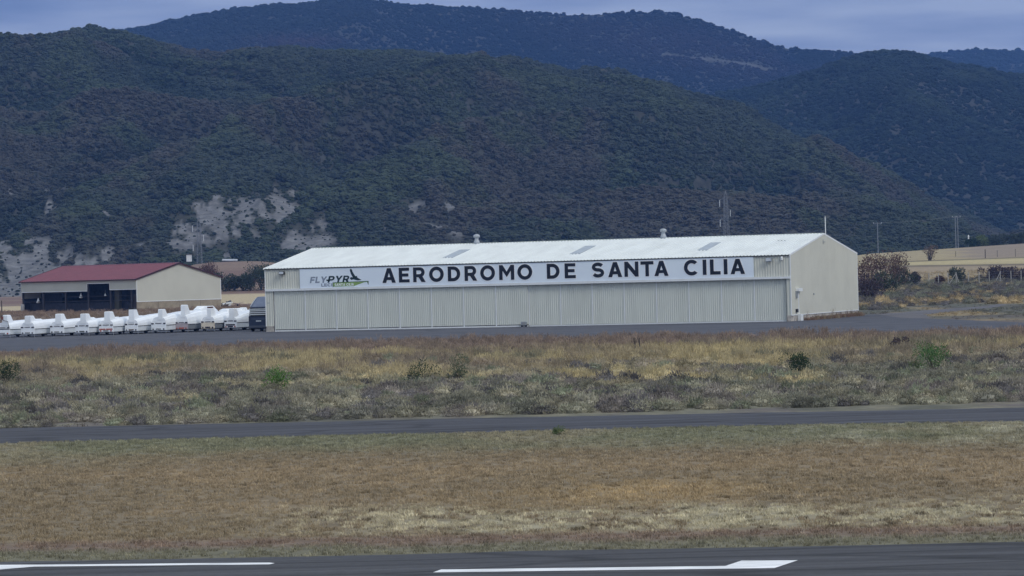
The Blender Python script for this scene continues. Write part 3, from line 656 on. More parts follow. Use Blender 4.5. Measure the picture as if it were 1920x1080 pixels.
# ------------------------------------------------------------------ single bushes and trees
def fol_mat(name, c, var=.35):
    return mat(name, c, .85, var=var, scale=3.0, detail=6, spec=.15)
M_B = {'bright': fol_mat('bright_leaves', (.10, .20, .045)), 'green': fol_mat('green_leaves', (.085, .17, .055)), 'dark': fol_mat('dark_leaves', (.034, .060, .030)), 'grey': fol_mat('grey_green_leaves', (.12, .14, .085)),
       'brown': fol_mat('russet_leaves', (.12, .075, .065)), 'purple': fol_mat('purple_brown_twigs', (.085, .065, .075)), 'hedge': fol_mat('hedge_leaves', (.055, .072, .052)), 'tan': fol_mat('tan_twigs', (.16, .115, .085)), 'soft': fol_mat('soft_green_leaves', (.12, .16, .07))}
def bush(name, loc, w, h, m, label, cat='bush', group=None, n=700, leaf=.05, trunk=.12, open_=.25, upright=.4, seed=0):
    r = random.Random(seed + int(w * 100)); o = empty(name, loc, r.uniform(0, 6), label=label, cat=cat, group=group)
    V, Fc = [], []; cl = [(Vector((r.uniform(-1, 1) * w * .32, r.uniform(-1, 1) * w * .32, h * r.uniform(.25, .78))), r.uniform(.45, .85) * min(w * .42, h * .42)) for _ in range(11)]
    for i in range(n):
        c, rr = r.choice(cl); d = Vector((r.gauss(0, 1), r.gauss(0, 1), r.gauss(0, 1))).normalized(); p = c + d * rr * r.uniform(.55, 1.1)
        if p.z < 0.02: p.z = r.uniform(.02, .2) * h
        dirn = (d + Vector((0, 0, upright * 2)) + Vector((r.uniform(-.7, .7), r.uniform(-.7, .7), 0))).normalized()
        L = leaf * r.uniform(1.0, 2.6); q = dirn.orthogonal().normalized(); q.rotate(Matrix.Rotation(r.uniform(0, 6.28), 3, dirn)); wd = leaf * r.uniform(.4, .8); k = len(V)
        V += [p - q * wd, p + q * wd, p + dirn * L + q * wd * .5, p + dirn * L - q * wd * .5]; Fc.append((k, k + 1, k + 2, k + 3))
    me = bpy.data.meshes.new('crown'); me.from_pydata([tuple(v) for v in V], [], Fc); me.update(); link('crown', me, m, o)
    b = MB()
    for i in range(7):
        c, rr = cl[i]; b.bar((r.uniform(-.06, .06) * w, r.uniform(-.06, .06) * w, -.05), c * .55, trunk * w * .12, 5, trunk * w * .07); b.bar(c * .55, c, trunk * w * .07, 5, trunk * w * .02)
    b.build('trunk', M_BARK, o); return o
def gp(x, y, z=0): return G(x, y, z)
bush('bush', gp(518, 737), 1.15, 1.2, M_B['bright'], 'bright green leafy bush in the heath below the white trailers', n=1100, leaf=.035, seed=1)
bush('bush', gp(1752, 699), 1.75, 1.55, M_B['green'], 'large rounded green bush in dry grass below the hangar gable', n=1500, leaf=.035, seed=2)
bush('bush', gp(1493, 709), 1.5, 1.25, M_B['dark'], 'dark green low bush at the edge of the heath, right of centre', n=1300, leaf=.035, seed=3)
bush('bush', gp(795, 723), 1.6, 1.25, M_B['dark'], 'dark spreading twiggy bush beside a paler upright bush in the heath', n=700, leaf=.035, seed=4)
bush('bush', gp(862, 720), 1.05, 1.45, M_B['grey'], 'grey green upright bush next to the dark spreading bush', n=800, leaf=.035, upright=1.0, seed=5)
bush('bush', gp(14, 724), 1.9, 1.45, M_B['dark'], 'dark green bush at the left edge of the heath', n=1500, leaf=.035, seed=6)
bush('bush', gp(1685, 656), 1.5, .75, M_B['purple'], 'purple brown low shrub in tall grass under the apron', n=900, leaf=.04, seed=7)
bush('bush', gp(1710, 700), .9, .55, M_B['soft'], 'small pale green shrub at the foot of the large green bush', n=600, leaf=.03, seed=8)
bush('bush', gp(1545, 702), .9, .5, M_B['purple'], 'small purple grey shrub right beside the dark green bush', n=600, leaf=.03, seed=9)
bush('weed_clump', gp(1048, 816), .42, .32, M_B['soft'], 'pale green weed clump on the near edge of the taxiway', cat='weed', n=500, leaf=.018, upright=1.2, seed=10)
bush('weed_clump', gp(1060, 740), .6, .4, M_B['soft'], 'soft green low clump in the heath between both asphalt strips', cat='weed', n=400, leaf=.022, upright=1, seed=11)
# dark dead stalks
o = empty('dead_stalks', gp(1196, 664), 0, label='two dark dead stalks standing up in the yellow grass', cat='plant')
b = MB()
for q in (-.12, .08): b.bar((q * 1.4, 0, 0), (q * 1.4 + .02, 0, 1.0), .045, 5, .03); b.bar((q * 1.4, 0, .55), (q * 1.4 - .09, .02, 1.02), .025, 5)
b.build('stalk', M_WOOD, o)
# behind and beside the hangar
def atg(px, Y):
    x = (px - 960) / F * Y; 
    for _ in range(4):
        z = float(ground_z(x, Y)); a, _b = to_px(x, Y, z); x += (px - float(a)) / F * Y
    return Vector((x, Y, float(ground_z(x, Y))))
for (px, Y, w, h, m, lab, sd_) in [
    (1622, 470, 4.2, 5.0, 'brown', 'russet bare branched shrub close behind the hangar corner', 1),
    (1648, 492, 4.5, 5.6, 'brown', 'tall russet shrub, second from the hangar corner', 2),
    (1680, 500, 5.0, 6.0, 'brown', 'tallest russet shrub of the thicket, at its right end', 3),
    (1625, 440, 4.0, 3.2, 'purple', 'purple brown low shrub against the hangar corner', 4),
    (1660, 455, 4.6, 3.2, 'hedge', 'dark green low shrub in front of the russet thicket', 5),
    (1692, 505, 3.6, 3.2, 'hedge', 'dark green shrub behind the first braced fence post', 6),
    (1717, 522, 1.7, 2.0, 'purple', 'small purple brown shrub behind the fence', 7),
    (1793, 530, 2.6, 2.7, 'hedge', 'dark shrub tangled in the second braced fence post', 8),
    (1763, 526, 1.2, 1.2, 'brown', 'tiny russet shrub on the fence between the braced posts', 12)]:
    bush('bush', atg(px, Y), w, h, M_B[m], lab, n=1500, leaf=.10, seed=20 + sd_)
for i, (px, w) in enumerate([(1852, 3.0), (1873, 3.4), (1897, 3.4), (1920, 3.4)]):
    bush('bush', atg(px, 538), w, 2.3, M_B['purple'], ['purple brown shrub behind the fence, nearest to the stubble field corner', 'purple brown fence shrub behind the third braced post', 'purple brown fence shrub with pale twigs near the right edge', 'purple brown fence shrub cut by the right edge'][i], n=1300, leaf=.09, seed=40 + i, group='purple shrubs along the fence')
o = bush('tree', atg(1743, 760), 3.2, 3.4, M_B['tan'], 'lone sparse russet tree in the stubble field', cat='tree', n=500, leaf=.12, trunk=.35, seed=60)
for i, (px, w, h, m) in enumerate([(1842, 5, 2.6, 'soft'), (1866, 6, 2.4, 'hedge'), (1890, 7, 2.6, 'hedge'), (1915, 7, 2.8, 'hedge'), (1822, 5, 2.0, 'dark')]):
    bush('bush', atg(px, 985), w, h + .9, M_B[m], ['pale green round bush on the crest of the fields', 'dark bush on the field crest right of the pale green one', 'wide dark bush in the middle of the field crest hedge', 'wide dark bush on the field crest at the right edge', 'darkest low bush on the crest below the white marker'][i], n=700, leaf=.22, seed=70 + i)
for i, (px, Y, w, h, m) in enumerate([(424, 770, 6, 4.6, 'hedge'), (440, 775, 5, 3.0, 'hedge'), (455, 772, 5, 3.6, 'hedge'), (472, 770, 6, 4.6, 'hedge'), (490, 775, 7, 6.0, 'hedge'), (508, 772, 7, 6.4, 'dark'), (395, 790, 6, 6.0, 'brown')]):
    bush('tree', atg(px, Y), w, h, M_B[m], ['dark tree at the back corner of the red roofed barn', 'low dark tree, second from the barn in the hedge', 'dark hedge tree, third from the barn', 'dark hedge tree, fourth from the barn', 'tall dark green tree left of the hangar corner', 'darkest tree touching the hangar corner', 'brownish tree top showing over the barn gable'][i], cat='tree', group='hedge trees between barn and hangar', n=1500, leaf=.16, seed=90 + i)

# ------------------------------------------------------------------ hangar
HE, HRISE = 6.1, 1.91
hang = empty('hangar', (HX0, HY0, 0), -HTH, label='long pale corrugated hangar with white roof and a wide sliding door front', cat='hangar')
def facade_s(px, z=5.0, py=None):
    """distance along the hangar front for a picture column"""
    lo, hi = -5, 60
    for _ in range(40):
        s = (lo + hi) / 2; x, _y = to_px(HX0 + s * math.cos(HTH), HY0 - s * math.sin(HTH), z)
        if float(x) < px: lo = s
        else: hi = s
    return s
def corrugated(x0, x1, z0, z1, y, pitch=.2, depth=.035, thick=.03):
    """upright sheet with trapezoid ribs, face towards -y"""
    n = max(1, round((x1 - x0) / pitch)); p = (x1 - x0) / n; P = []
    for i in range(n):
        a = x0 + i * p; P += [(a, 0), (a + p * .35, 0), (a + p * .5, depth), (a + p * .85, depth)]
    P.append((x1, 0)); V = []; Fc = []; m = len(P)
    for zz in (z0, z1):
        for (a, d) in P: V.append((a, y - d, zz))
    for i in range(m - 1): Fc.append((i, i + 1, m + i + 1, m + i))
    return V, Fc
def ribbed_roof(x0, x1, prof, pitch=.33, h=.045):
    """sheet along x with ribs running over the profile [(y, z), ...]"""
    n = round((x1 - x0) / pitch); p = (x1 - x0) / n; P = []
    for i in range(n):
        a = x0 + i * p; P += [(a, 0), (a + p * .55, 0), (a + p * .68, h), (a + p * .87, h)]
    P.append((x1, 0)); V = []; Fc = []; m = len(P)
    for (yy, zz) in prof:
        for (a, d) in P: V.append((a, yy, zz + d))
    for k in range(len(prof) - 1):
        for i in range(m - 1): Fc.append((k * m + i, k * m + i + 1, (k + 1) * m + i + 1, (k + 1) * m + i))
    return V, Fc
PL0, PR0 = .80, HW - .42           # door opening
DZ = 4.02                          # top of doors
# fascia above the doors and the two corner strips
b = MB(); b.add(*corrugated(0.0, HW, DZ + .1, HE - .02, 0, .25)); b.build('fascia', M_FASC, hang)
b = MB(); b.add(*corrugated(.03, PL0, .55, DZ - .1, 0, .25)); b.box(.03, PL0, .002, .1, .55, DZ - .1); b.build('front_wall', M_FASC, hang)
b = MB(); b.add(*corrugated(PR0, HW - .03, .55, DZ - .1, 0, .2)); b.box(PR0, HW - .03, .002, .1, .55, DZ - .1); b.build('front_wall', M_FASC, hang)
for q in ((0, PL0 - .02, -.10, .25, -.1, .548), (PR0 + .02, HW - .002, -.08, .25, -.1, .548), (HW - .12, HW - .03, .252, HD, -.1, .53), (.03, .12, .252, HD, -.1, .53)): MB().box(*q).build('plinth', M_CONC, hang)
# trims
b = MB(); b.box(-.02, HW + .02, -.16, -.04, DZ - .1, DZ + .10); b.build('door_track_cover', M_WHITE, hang)
for q in ((-.05, .03, -.07, .06, .54, HE - .03), (HW - .03, HW + .03, -.07, .06, .54, HE - .03), (HW - .03, HW + .035, HD - .08, HD + .04, .5, HE - .02)): MB().box(*q).build('corner_trim', M_WHITE, hang)
b = MB(); b.box(HW + .004, HW + .03, .06, HD - .08, .52, .60); b.build('base_trim', M_WHITE, hang)
# gable wall: smooth panels with shallow joints
def gable(xa, xb, z0=.56):
    m = MB(); nseg = 20; E_ = lambda y: HE + HRISE * (1 - abs(y - HD / 2) / (HD / 2)) - .05
    for i in range(nseg):
        ya, yb = .06 + i * (HD - .12) / nseg + .002, .06 + (i + 1) * (HD - .12) / nseg - .002
        if ya < HD / 2 < yb: tops = [(ya, E_(ya)), (HD / 2, E_(HD / 2)), (yb, E_(yb))]
        else: tops = [(ya, E_(ya)), (yb, E_(yb))]
        out = [(ya, z0)] + tops + [(yb, z0)]
        m.loft([[(xa, y, z) for y, z in out], [(xb, y, z) for y, z in out]])
    return m
gable(HW - .08, HW + .003).build('gable_wall', M_GABLE, hang)
gable(.0, .06).build('gable_wall', M_GABLE, hang)
b = MB(); b.box(.1, HW - .1, HD - .08, HD, 0, HE - .05); b.build('back_wall', M_FASC, hang)
# doors: sixteen leaves, the left eight on the outer rail
DW = (PR0 - PL0) / 16; xm = facade_s(990, 2.0)
lw = [(PL0 + (xm - PL0) * i / 8, PL0 + (xm - PL0) * (i + 1) / 8, 0) for i in range(8)] + [(xm + (PR0 - xm) * i / 8, xm + (PR0 - xm) * (i + 1) / 8, 1) for i in range(8)]
for (a, c, side) in lw:
    yy = .10 if side == 0 else .24
    m = MB(); m.add(*corrugated(a + .05, c - .05, .16 if side else .22, DZ - .02, yy, .2, .04)); m.box(a + .02, c - .02, yy + .01, yy + .05, .1, DZ)
    d = m.build('door_panel', M_DOOR, hang)
    m = MB(); m.box(a - .01, a + .09, yy - .06, yy + .01, .12, DZ - .01); m.build('door_frame', M_WHITE, d)
b = MB(); b.box(PL0 + .06, xm - .02, -.02, .04, .0, .14); b.build('door_rail', M_WHITE, hang)
b = MB(); b.box(PL0 + .06, xm - .02, .05, .09, .14, .20); b.build('door_rail_gap', M_GAPSHADE, hang)
b = MB(); b.box(xm + .02, PR0 - .02, .12, .19, .0, .10); b.build('door_rail', M_WHITE, hang)
for q in ((PL0 - .02, PL0 + .05, .0, .3, .02, DZ - .1), (PR0 - .05, PR0 + .01, .02, .3, .02, DZ - .1)): MB().box(*q).build('jamb_shade', M_GAPSHADE, hang)  # jambs coloured near-black to draw the shadow line beside the doors
b = MB(); b.box(PL0 - .02, PR0 + .02, .02, .40, DZ + .0, DZ + .1); b.build('door_track_shade', M_GAPSHADE, hang)  # dark colour stands for the shadow under the ledge above the doors
# small winch box on wheels at the middle of the doors
xb = facade_s(984, .3); w_ = empty('door_tug', (HX0 + xb * math.cos(HTH) + .25 * -math.sin(HTH), HY0 - xb * math.sin(HTH) - .25 * math.cos(HTH), 0), -HTH, label='small grey wheeled door winch box at the middle of the hangar doors', cat='winch')
b = MB(); b.box(-.26, .26, -.12, .12, .14, .48); b.build('housing', M_GALV, w_, bevel=.03)
b = MB(); b.box(-.17, .17, -.135, -.12, .20, .42); b.build('cover_plate', M_PLATE, w_)
for q in (-.2, .2):
    b = MB(); b.bar((q, -.06, .10), (q, .06, .10), .10, 12); b.build('wheel', M_TYRE, w_)
# roof
OV = .16; sl_ = HRISE / (HD / 2)
rp = [(-OV, HE - OV * sl_ + .02), (HD / 2, HE + HRISE + .02), (HD + OV, HE - OV * sl_ + .02)]
b = MB(); b.add(*ribbed_roof(-.12, HW + .02, rp)); b.build('roof', M_ROOF, hang)
b = MB(); V = []
for dz in (-.07, -.02): V.append([(x, y, z + dz) for (y, z) in rp for x in (-.08,)])
for (x0, x1) in ((-.16, -.10), (HW - .04, HW + .018)):
    b = MB(); b.loft([[(x0, y, z - .10) for y, z in rp] + [(x0, y, z + .055) for y, z in rp[::-1]], [(x1, y, z - .10) for y, z in rp] + [(x1, y, z + .055) for y, z in rp[::-1]]]); b.build('verge_trim', M_WHITE, hang)
b = MB(); b.box(-.08, HW, -OV + .01, -.045, HE - .085, HE - .045); b.build('eaves_shadow_strip', M_GAPSHADE, hang)  # solid dark strip painted in for the shadow under the eaves
b = MB(); n = 160
for i in range(n):
    a = -.1 + (HW + .1) * i / n; b.box(a, a + (HW + .1) / n * .6, HD / 2 - .16, HD / 2 + .16, HE + HRISE - .02, HE + HRISE + .085)
b.box(-.1, HW, HD / 2 - .12, HD / 2 + .12, HE + HRISE - .02, HE + HRISE + .06); b.build('ridge_cap', M_ROOF, hang)
def roof_pt(px, py):
    """point of the front roof slope seen at px, py, in the hangar's own axes"""
    r = ray(px, py); c_, s2 = math.cos(HTH), math.sin(HTH)
    ex = Vector((c_, -s2, 0)); ey = Vector((s2, c_, 0)); o = Vector((HX0, HY0, 0)); nrm = Vector((0, 0, 1)) - ey * sl_
    C0 = Vector((0, 0, CH)) - o; k = (HE + .02 - C0.dot(nrm)) / r.dot(nrm); p = C0 + r * k
    return p.dot(ex), p.dot(ey), p.z
for (x0, x1, x2, x3, yb, yt) in ((830, 850, 879, 861, 484, 469), (1068, 1088, 1113, 1096, 477, 462), (1307, 1330, 1356, 1339, 470, 455.5)):
    a = roof_pt(x0, yb); c = roof_pt(x3, yt); wdt = 1.05; m = MB()
    ya, yc = a[1], c[1]
    m.add([(a[0], ya, HE + ya * sl_ + .075), (a[0] + wdt, ya, HE + ya * sl_ + .075), (a[0] + wdt, yc, HE + yc * sl_ + .075), (a[0], yc, HE + yc * sl_ + .075),
           (a[0], ya, HE + ya * sl_ + .0), (a[0] + wdt, ya, HE + ya * sl_ + .0), (a[0] + wdt, yc, HE + yc * sl_ + .0), (a[0], yc, HE + yc * sl_ + .0)],
          [(0, 1, 2, 3), (0, 4, 5, 1), (1, 5, 6, 2), (2, 6, 7, 3), (3, 7, 4, 0)])
    m.build('skylight', M_SKYL, hang)
for px in (894, 1244):
    lo, hi = 0, HW
    for _ in range(40):
        s = (lo + hi) / 2; P = Vector((HX0, HY0, 0)) + Vector((math.cos(HTH), -math.sin(HTH), 0)) * s + Vector((math.sin(HTH), math.cos(HTH), 0)) * HD / 2
        if float(to_px(P.x, P.y, 8)[0]) < px: lo = s
        else: hi = s
    v = MB(); v.lathe([(.32, -.15), (.30, .18), (.20, .42), (.18, .62)], (s, HD / 2, HE + HRISE), 14); vo = v.build('roof_ventilator', M_GALV, hang, smooth=False)
    v = MB(); v.lathe([(.16, .60), (.32, .66), (.34, .78), (.26, .90), (.08, .96)], (s, HD / 2, HE + HRISE), 14); v.build('cowl', M_GALV, vo)
m = MB(); m.bar((HW - .02, HD / 2 + .65, HE + HRISE - .6), (HW - .02, HD / 2 + .65, HE + HRISE + 1.55), .045, 8); m.bar((HW - .02, HD / 2 + .65, HE + HRISE + 1.5), (HW - .02, HD / 2 + .65, HE + HRISE + 1.7), .02, 6); m.build('mast', M_WHITE, hang)
m = MB(); m.box(HW + .005, HW + .05, HD / 2 - .5, HD / 2 + .3, HE + HRISE - .78, HE + HRISE - .73); m.box(HW + .005, HW + .05, HD / 2 - .5, HD / 2 - .45, HE + HRISE - 1.0, HE + HRISE - .55); m.build('bracket', M_GALV, hang)
# faint roof hooks and marks
m = MB()
for px in (1458, 1464, 1470): 
    a = roof_pt(px, 452.5); m.box(a[0], a[0] + .12, a[1], a[1] + .25, a[2] + .03, a[2] + .10)
m.build('roof_hook', M_GALV, hang)
# floodlights
def flood(px, z, dark):
    s = facade_s(px, z); h = MB(); h.box(s - .28, s + .28, -.42, -.14, z - .18, z + .16); ho = h.build('floodlight', M_BLACK if dark else M_GALV, hang, bevel=.03)
    m = MB(); m.box(s - .23, s + .23, -.445, -.421, z - .12, z + .11); m.build('lamp_glass', M_GLASSY, ho)
    m = MB(); m.bar((s, -.14, z), (s, -.02, z), .04, 6); m.build('arm', M_GALV, ho)
flood(530.5, 5.68, True); flood(1443, 5.70, False)
s = facade_s(1466.5, 5.7); m = MB(); m.lathe([(.05, -.2), (.12, -.12), (.13, .08), (.06, .2)], (s, -.14, 5.76), 10); m.build('bulkhead_lamp', M_WHITE, hang)
# meter boxes and conduit on the gable corner
bx = lambda name, y0, y1, z0, z1, mm, d=.16: MB().box(HW + .003, HW + d, y0, y1, z0, z1).build(name, mm, hang, bevel=.01)
bx('meter_box', 1.55, 2.9, 2.72, 3.0, M_WHITE, .3); bx('cable_box', 1.45, 1.75, 2.1, 2.75, M_GALV); bx('conduit', 2.25, 2.42, .6, 2.72, M_WHITE, .06)
bx('socket_box', 1.35, 1.85, .78, 1.1, M_BLACK); bx('supply_cabinet', 1.95, 2.75, -.02, .62, M_WHITE, .34); bx('tap', 7.5, 7.75, 2.3, 2.45, M_GALV, .08)
s = facade_s(503, 2.8); MB().box(s - .1, s + .16, -.06, -.036, 2.78, 2.83).build('hinge', M_GALV, hang)

# sign board
z0s, z1s = DZ + .24, HE - .10; xs0, xs1 = facade_s(563), facade_s(1413.5)
sg = MB().box(xs0, xs1, -.10, -.04, z0s - .13, z1s).build('sign_board', M_SIGN, hang)
LX = [('A', 717.8), ('E', 748.8), ('R', 775.6), ('O', 805.6), ('D', 840.6), ('R', 872), ('O', 901.4), ('M', 936.8), ('O', 971), ('D', 1026.2), ('E', 1059.6),
      ('S', 1109.7), ('A', 1141), ('N', 1171.6), ('T', 1202), ('A', 1227.6), ('C', 1283.2), ('I', 1318.4), ('L', 1332), ('I', 1357.8), ('A', 1370.4)]
CAPH = 1.40; ZB = 4.455
for ch, px in LX:
    s = facade_s(px, 5.1)
    o_ = link('letter_outline', glyph_mesh(ch, CAPH, ex=.004, off=.075), M_SIGNW, sg); o_.location = (s, -.105, ZB)
    l_ = link('letter', glyph_mesh(ch, CAPH, ex=.012), M_INK, sg); l_.location = (s, -.115, ZB)
def word(txt, px0, px1, zb, h, m, shear=.22, y=-.112, name='logo_letter', wsc=1.0, gap=.12):
    wd = {'I': .25, 'L': .72, 'E': .78, 'F': .76, 'T': .9, 'A': .98, 'N': .98, 'M': 1.08, 'O': 1.06, 'D': .9, 'R': .9, 'P': .86, 'Y': .98, 'C': 1.0, 'S': .84, ' ': .35}
    tot = sum(wd[c] for c in txt) + gap * (len(txt) - 1); a, c = facade_s(px0, 5), facade_s(px1, 5); k = (c - a) / (tot * h + shear * h); x = a; i = 0
    for ch in txt:
        if ch != ' ':
            q = link(name, glyph_mesh(ch, h, shear, k, .004), m, sg); q.location = (x, y, zb)
        x += (wd[ch] + gap) * h * k
word('FLY', 581.5, 614.5, 4.62, .60, M_GREYTXT); word('PYR', 615.0, 657.5, 4.62, .63, M_TEAL, y=-.118)
a, c = facade_s(613, 5), facade_s(618, 5); MB().box(a, c + .1, -.122, -.106, 4.80, 4.92).build('logo_letter', M_TEAL, sg)
word('LECI', 603, 623.5, 4.26, .29, M_GREYTXT, .0)
a, c = facade_s(625.3, 5), facade_s(669, 5); e = facade_s(691, 5)
def flat(name, pts, y, m, ex=.003):
    me = outline_mesh(name, [pts], ex); me.transform(Matrix.Rotation(math.radians(90), 4, 'X')); q = link(name, me, m, sg); q.location = (0, y, 0)
flat('logo_green_bar', [(a, 4.22), (a, 4.58), (c - .3, 4.60), (e, 4.64), (e - .02, 4.58), (e - .05, 4.42), (e - .12, 4.60), (e - .45, 4.56), (c + .25, 4.40), (c - .3, 4.22)], -.106, M_GREEN)
flat('logo_frame', [(a - .05, 4.19), (a - .05, 4.63), (e + .04, 4.69), (e + .02, 4.30), (e - .05, 4.42), (e - .08, 4.62), (a + .02, 4.58), (a + .02, 4.19)], -.109, M_DGREEN)
word('SANTA CILIA', 628, 664, 4.27, .25, M_SIGNW, .0, -.113)
# bird of the logo
K = lambda x, z: (facade_s(x, 5), z)
bird = [K(656.5, 4.98), K(659, 5.10), K(662.5, 5.06), K(659.5, 5.35), K(657.2, 5.72), K(657.8, 6.00 - .12), K(660.5, 5.86), K(662.3, 5.60), K(665.5, 5.30), K(667.3, 5.17), K(671.0, 5.20), K(670, 5.08), K(672.5, 4.98), K(678.5, 4.80), K(671, 4.76), K(663, 4.88), K(660, 4.82)]
flat('logo_bird', bird, -.110, M_TEAL)

# weeds growing along the foot of the gable
rgw = np.random.default_rng(33); nw = 420
ly = 2.5 + (HD - 2) * rgw.random(nw) ** .8; lx = HW + .12 + rgw.exponential(.28, nw)
wx_ = HX0 + lx * math.cos(HTH) + ly * math.sin(HTH); wy_ = HY0 - lx * math.sin(HTH) + ly * math.cos(HTH)
cw = np.where(rgw.random(nw)[:, None] < .6, A(118, 88, 72), A(130, 112, 84)) * rgw.uniform(.7, 1.2, nw)[:, None]
scatter('weeds', np.stack([wx_, wy_, 0 * wx_], -1), rgw.uniform(.5, .9, nw), rgw.uniform(0, 6, nw), cw, TALL, zs=rgw.uniform(.5, 1.2, nw) * np.where(rgw.random(nw) < .03, 2.2, .8), kind='stuff')

# ------------------------------------------------------------------ barn with red roof
BTH = math.radians(45); bn = G(257, 583.5, 0); bn = bn * (585.0 / bn.y); bn.z = 0
BL, BD, BE, BR = 32.0, 18.6, 5.45, 2.5
barn = empty('barn', bn, 0, label='beige panelled barn with dark red roof and an open front left of the hangar', cat='barn')
barn.rotation_euler = (0, 0, -BTH + math.radians(0))
# own axes: front runs from x=-BL to 0 along y=0, depth +y.  With rotation -45 deg, x points right and nearer, y right and farther
fz0, fz1 = 3.78, BE - .05
bs = lambda px: -BL + BL * (px - 42) / (257 - 42)
xa, xb2 = bs(167), bs(209)
b = MB(); b.box(-BL + .1, xa, -.05, .02, fz0 - .25, fz1); b.box(xb2, -.1, -.05, .02, fz0 - .12, fz1); b.box(xa, xb2, -.05, .02, fz0 + 1.02, fz1); b.build('fascia', M_BARNF, barn)
b = MB(); b.box(-BL + .1, xa + .1, -.07, -.051, fz0 - .33, fz0 - .22); b.box(xb2 - .1, -.1, -.07, -.051, fz0 - .20, fz0 - .09); b.box(xa, xb2, -.07, -.051, fz0 + .94, fz0 + 1.05)
b.box(xa - .02, xa + .08, -.072, -.052, fz0 - .22, fz0 + .94); b.box(xb2 - .08, xb2 + .02, -.072, -.052, fz0 - .09, fz0 + .94); b.build('fascia_trim', M_WHITE, barn)
for px in (44, 83, 125.5, 168, 209, 247):
    x = bs(px); MB().box(x - .14, x + .14, .03, .28, -.2, fz0 + (.0 if px not in (168, 209) else .9)).build('post', M_DARKSTEEL, barn)
b = MB(); b.loft([[(-.10, 0, 1.55), (-.10, 0, BE), (-.10, BD / 2, BE + BR), (-.10, BD, BE), (-.10, BD, 1.55)], [(0, 0, 1.55), (0, 0, BE), (0, BD / 2, BE + BR), (0, BD, BE), (0, BD, 1.55)]]); b.build('gable_wall', M_BARN, barn)
MB().box(-BL + .01, -BL + .09, .3, BD, -.3, 2.4).build('block_wall', M_BARNSHADE, barn)  # wall in the dark interior shade colour, not the pale block
b = MB(); b.loft([[(-BL, 0, 2.4), (-BL, 0, BE), (-BL, BD / 2, BE + BR), (-BL, BD, BE), (-BL, BD, 2.4)], [(-BL + .1, 0, 2.4), (-BL + .1, 0, BE), (-BL + .1, BD / 2, BE + BR), (-BL + .1, BD, BE), (-BL + .1, BD, 2.4)]]); b.build('gable_wall', M_BARN, barn)
b = MB(); b.box(.002, .03, 0.12, BD - .12, 1.47, 1.58); b.box(.002, .03, .0, .12, 1.47, BE - .1); b.box(.002, .03, BD - .12, BD, 1.47, BE - .1)
for sgn in (0, 1):
    ya, yb = (0, BD / 2) if sgn == 0 else (BD, BD / 2)
    b.loft([[(.002, ya, BE - .2), (.002, yb, BE + BR - .2), (.002, yb, BE + BR - .05), (.002, ya, BE - .05)], [(.033, ya, BE - .2), (.033, yb, BE + BR - .2), (.033, yb, BE + BR - .05), (.033, ya, BE - .05)]])
b.build('gable_trim', M_WHITE, barn)
b = MB()
for i in range(4): b.box(-.12, -.02, i * BD / 4 + .03, (i + 1) * BD / 4 - .03, -.3, 1.46)
b.box(-BL + .1, -.12, BD - .2, BD, -.3, BE - .1); b.build('block_wall', mat('cinder_block', alb(150, 144, 130), .9, var=.2, scale=1.2), barn)
b = MB(); b.box(-BL + .12, -.12, BD * .52, BD * .52 + .1, -.3, BE + 1.5); b.build('inner_wall', M_BARNSHADE, barn)
b = MB(); b.box(-BL + .4, -.2, 1.5, 1.6, .0, 1.5); b.box(-BL + .4, bs(84), 4, 4.1, 1.5, 3.2); b.build('inner_partition', M_BARNSHADE, barn)
b = MB(); b.box(-BL + .3, -.3, .3, .36, 1.75, 1.85); b.box(bs(125), -.3, .3, .36, 2.55, 2.62); b.build('rail', M_DARKSTEEL, barn)
b = MB(); b.box(bs(212), bs(220), .6, 1.2, 0, 3.6); b.build('feed_stack', mat('dull_khaki', (.07, .065, .045), .9), barn)
b = MB(); b.box(bs(243), bs(252), .4, 1.2, 0, 2.8); b.build('side_panel', mat('dull_brown_panel', (.06, .045, .045), .9), barn)
ov = .35; bp = [(-ov, BE - ov * BR / (BD / 2)), (BD / 2, BE + BR), (BD + ov, BE - ov * BR / (BD / 2))]
b = MB(); b.add(*ribbed_roof(-BL - .2, .22, bp, .5, .04)); b.build('roof', M_RED, barn)
b = MB()
for (x0, x1) in ((-BL - .26, -BL - .2), (.20, .26)):
    b.loft([[(x0, y, z - .22) for y, z in bp] + [(x0, y, z + .06) for y, z in bp[::-1]], [(x1, y, z - .22) for y, z in bp] + [(x1, y, z + .06) for y, z in bp[::-1]]])
b.box(-BL - .2, .2, -ov - .08, -ov, BE - .28, BE - .12); b.build('roof_trim', mat('dark_red_trim', (.05, .015, .02), .5), barn)
b = MB(); b.box(-BL - .1, .15, BD / 2 - .2, BD / 2 + .2, BE + BR - .02, BE + BR + .07); b.build('ridge_cap', mat('ridge_pink', (.42, .26, .30), .5), barn)
def barnpt(px, yy, z): 
    v = Vector((bs(px), yy, z)); c_, s2 = math.cos(-BTH), math.sin(-BTH); return Vector((bn.x + v.x * c_ - v.y * s2, bn.y + v.x * s2 + v.y * c_, z))
for px, z, k, lab in ((150, 2.6, 1.0, 'white sack hanging in the middle bay of the barn'), (69, 1.9, 1.1, 'forked white sack hanging in the left bay of the barn'), (195, 2.75, .6, 'small white cloth hanging behind the tall barn opening')):
    o = empty('hanging_sack', barnpt(px, .6, z), label=lab, cat='sack')
    m = MB(); m.lathe([(.05 * k, .55 * k), (.12 * k, .4 * k), (.20 * k, .1 * k), (.34 * k, -.12 * k), (.30 * k, -.25 * k), (.1 * k, -.3 * k)], n=9); m.build('cloth', M_WHITE, o, smooth=True)
    m = MB(); m.bar((0, 0, .5 * k), (0, 0, .9 * k + .3), .02, 5); m.build('cord', M_GALV, o)
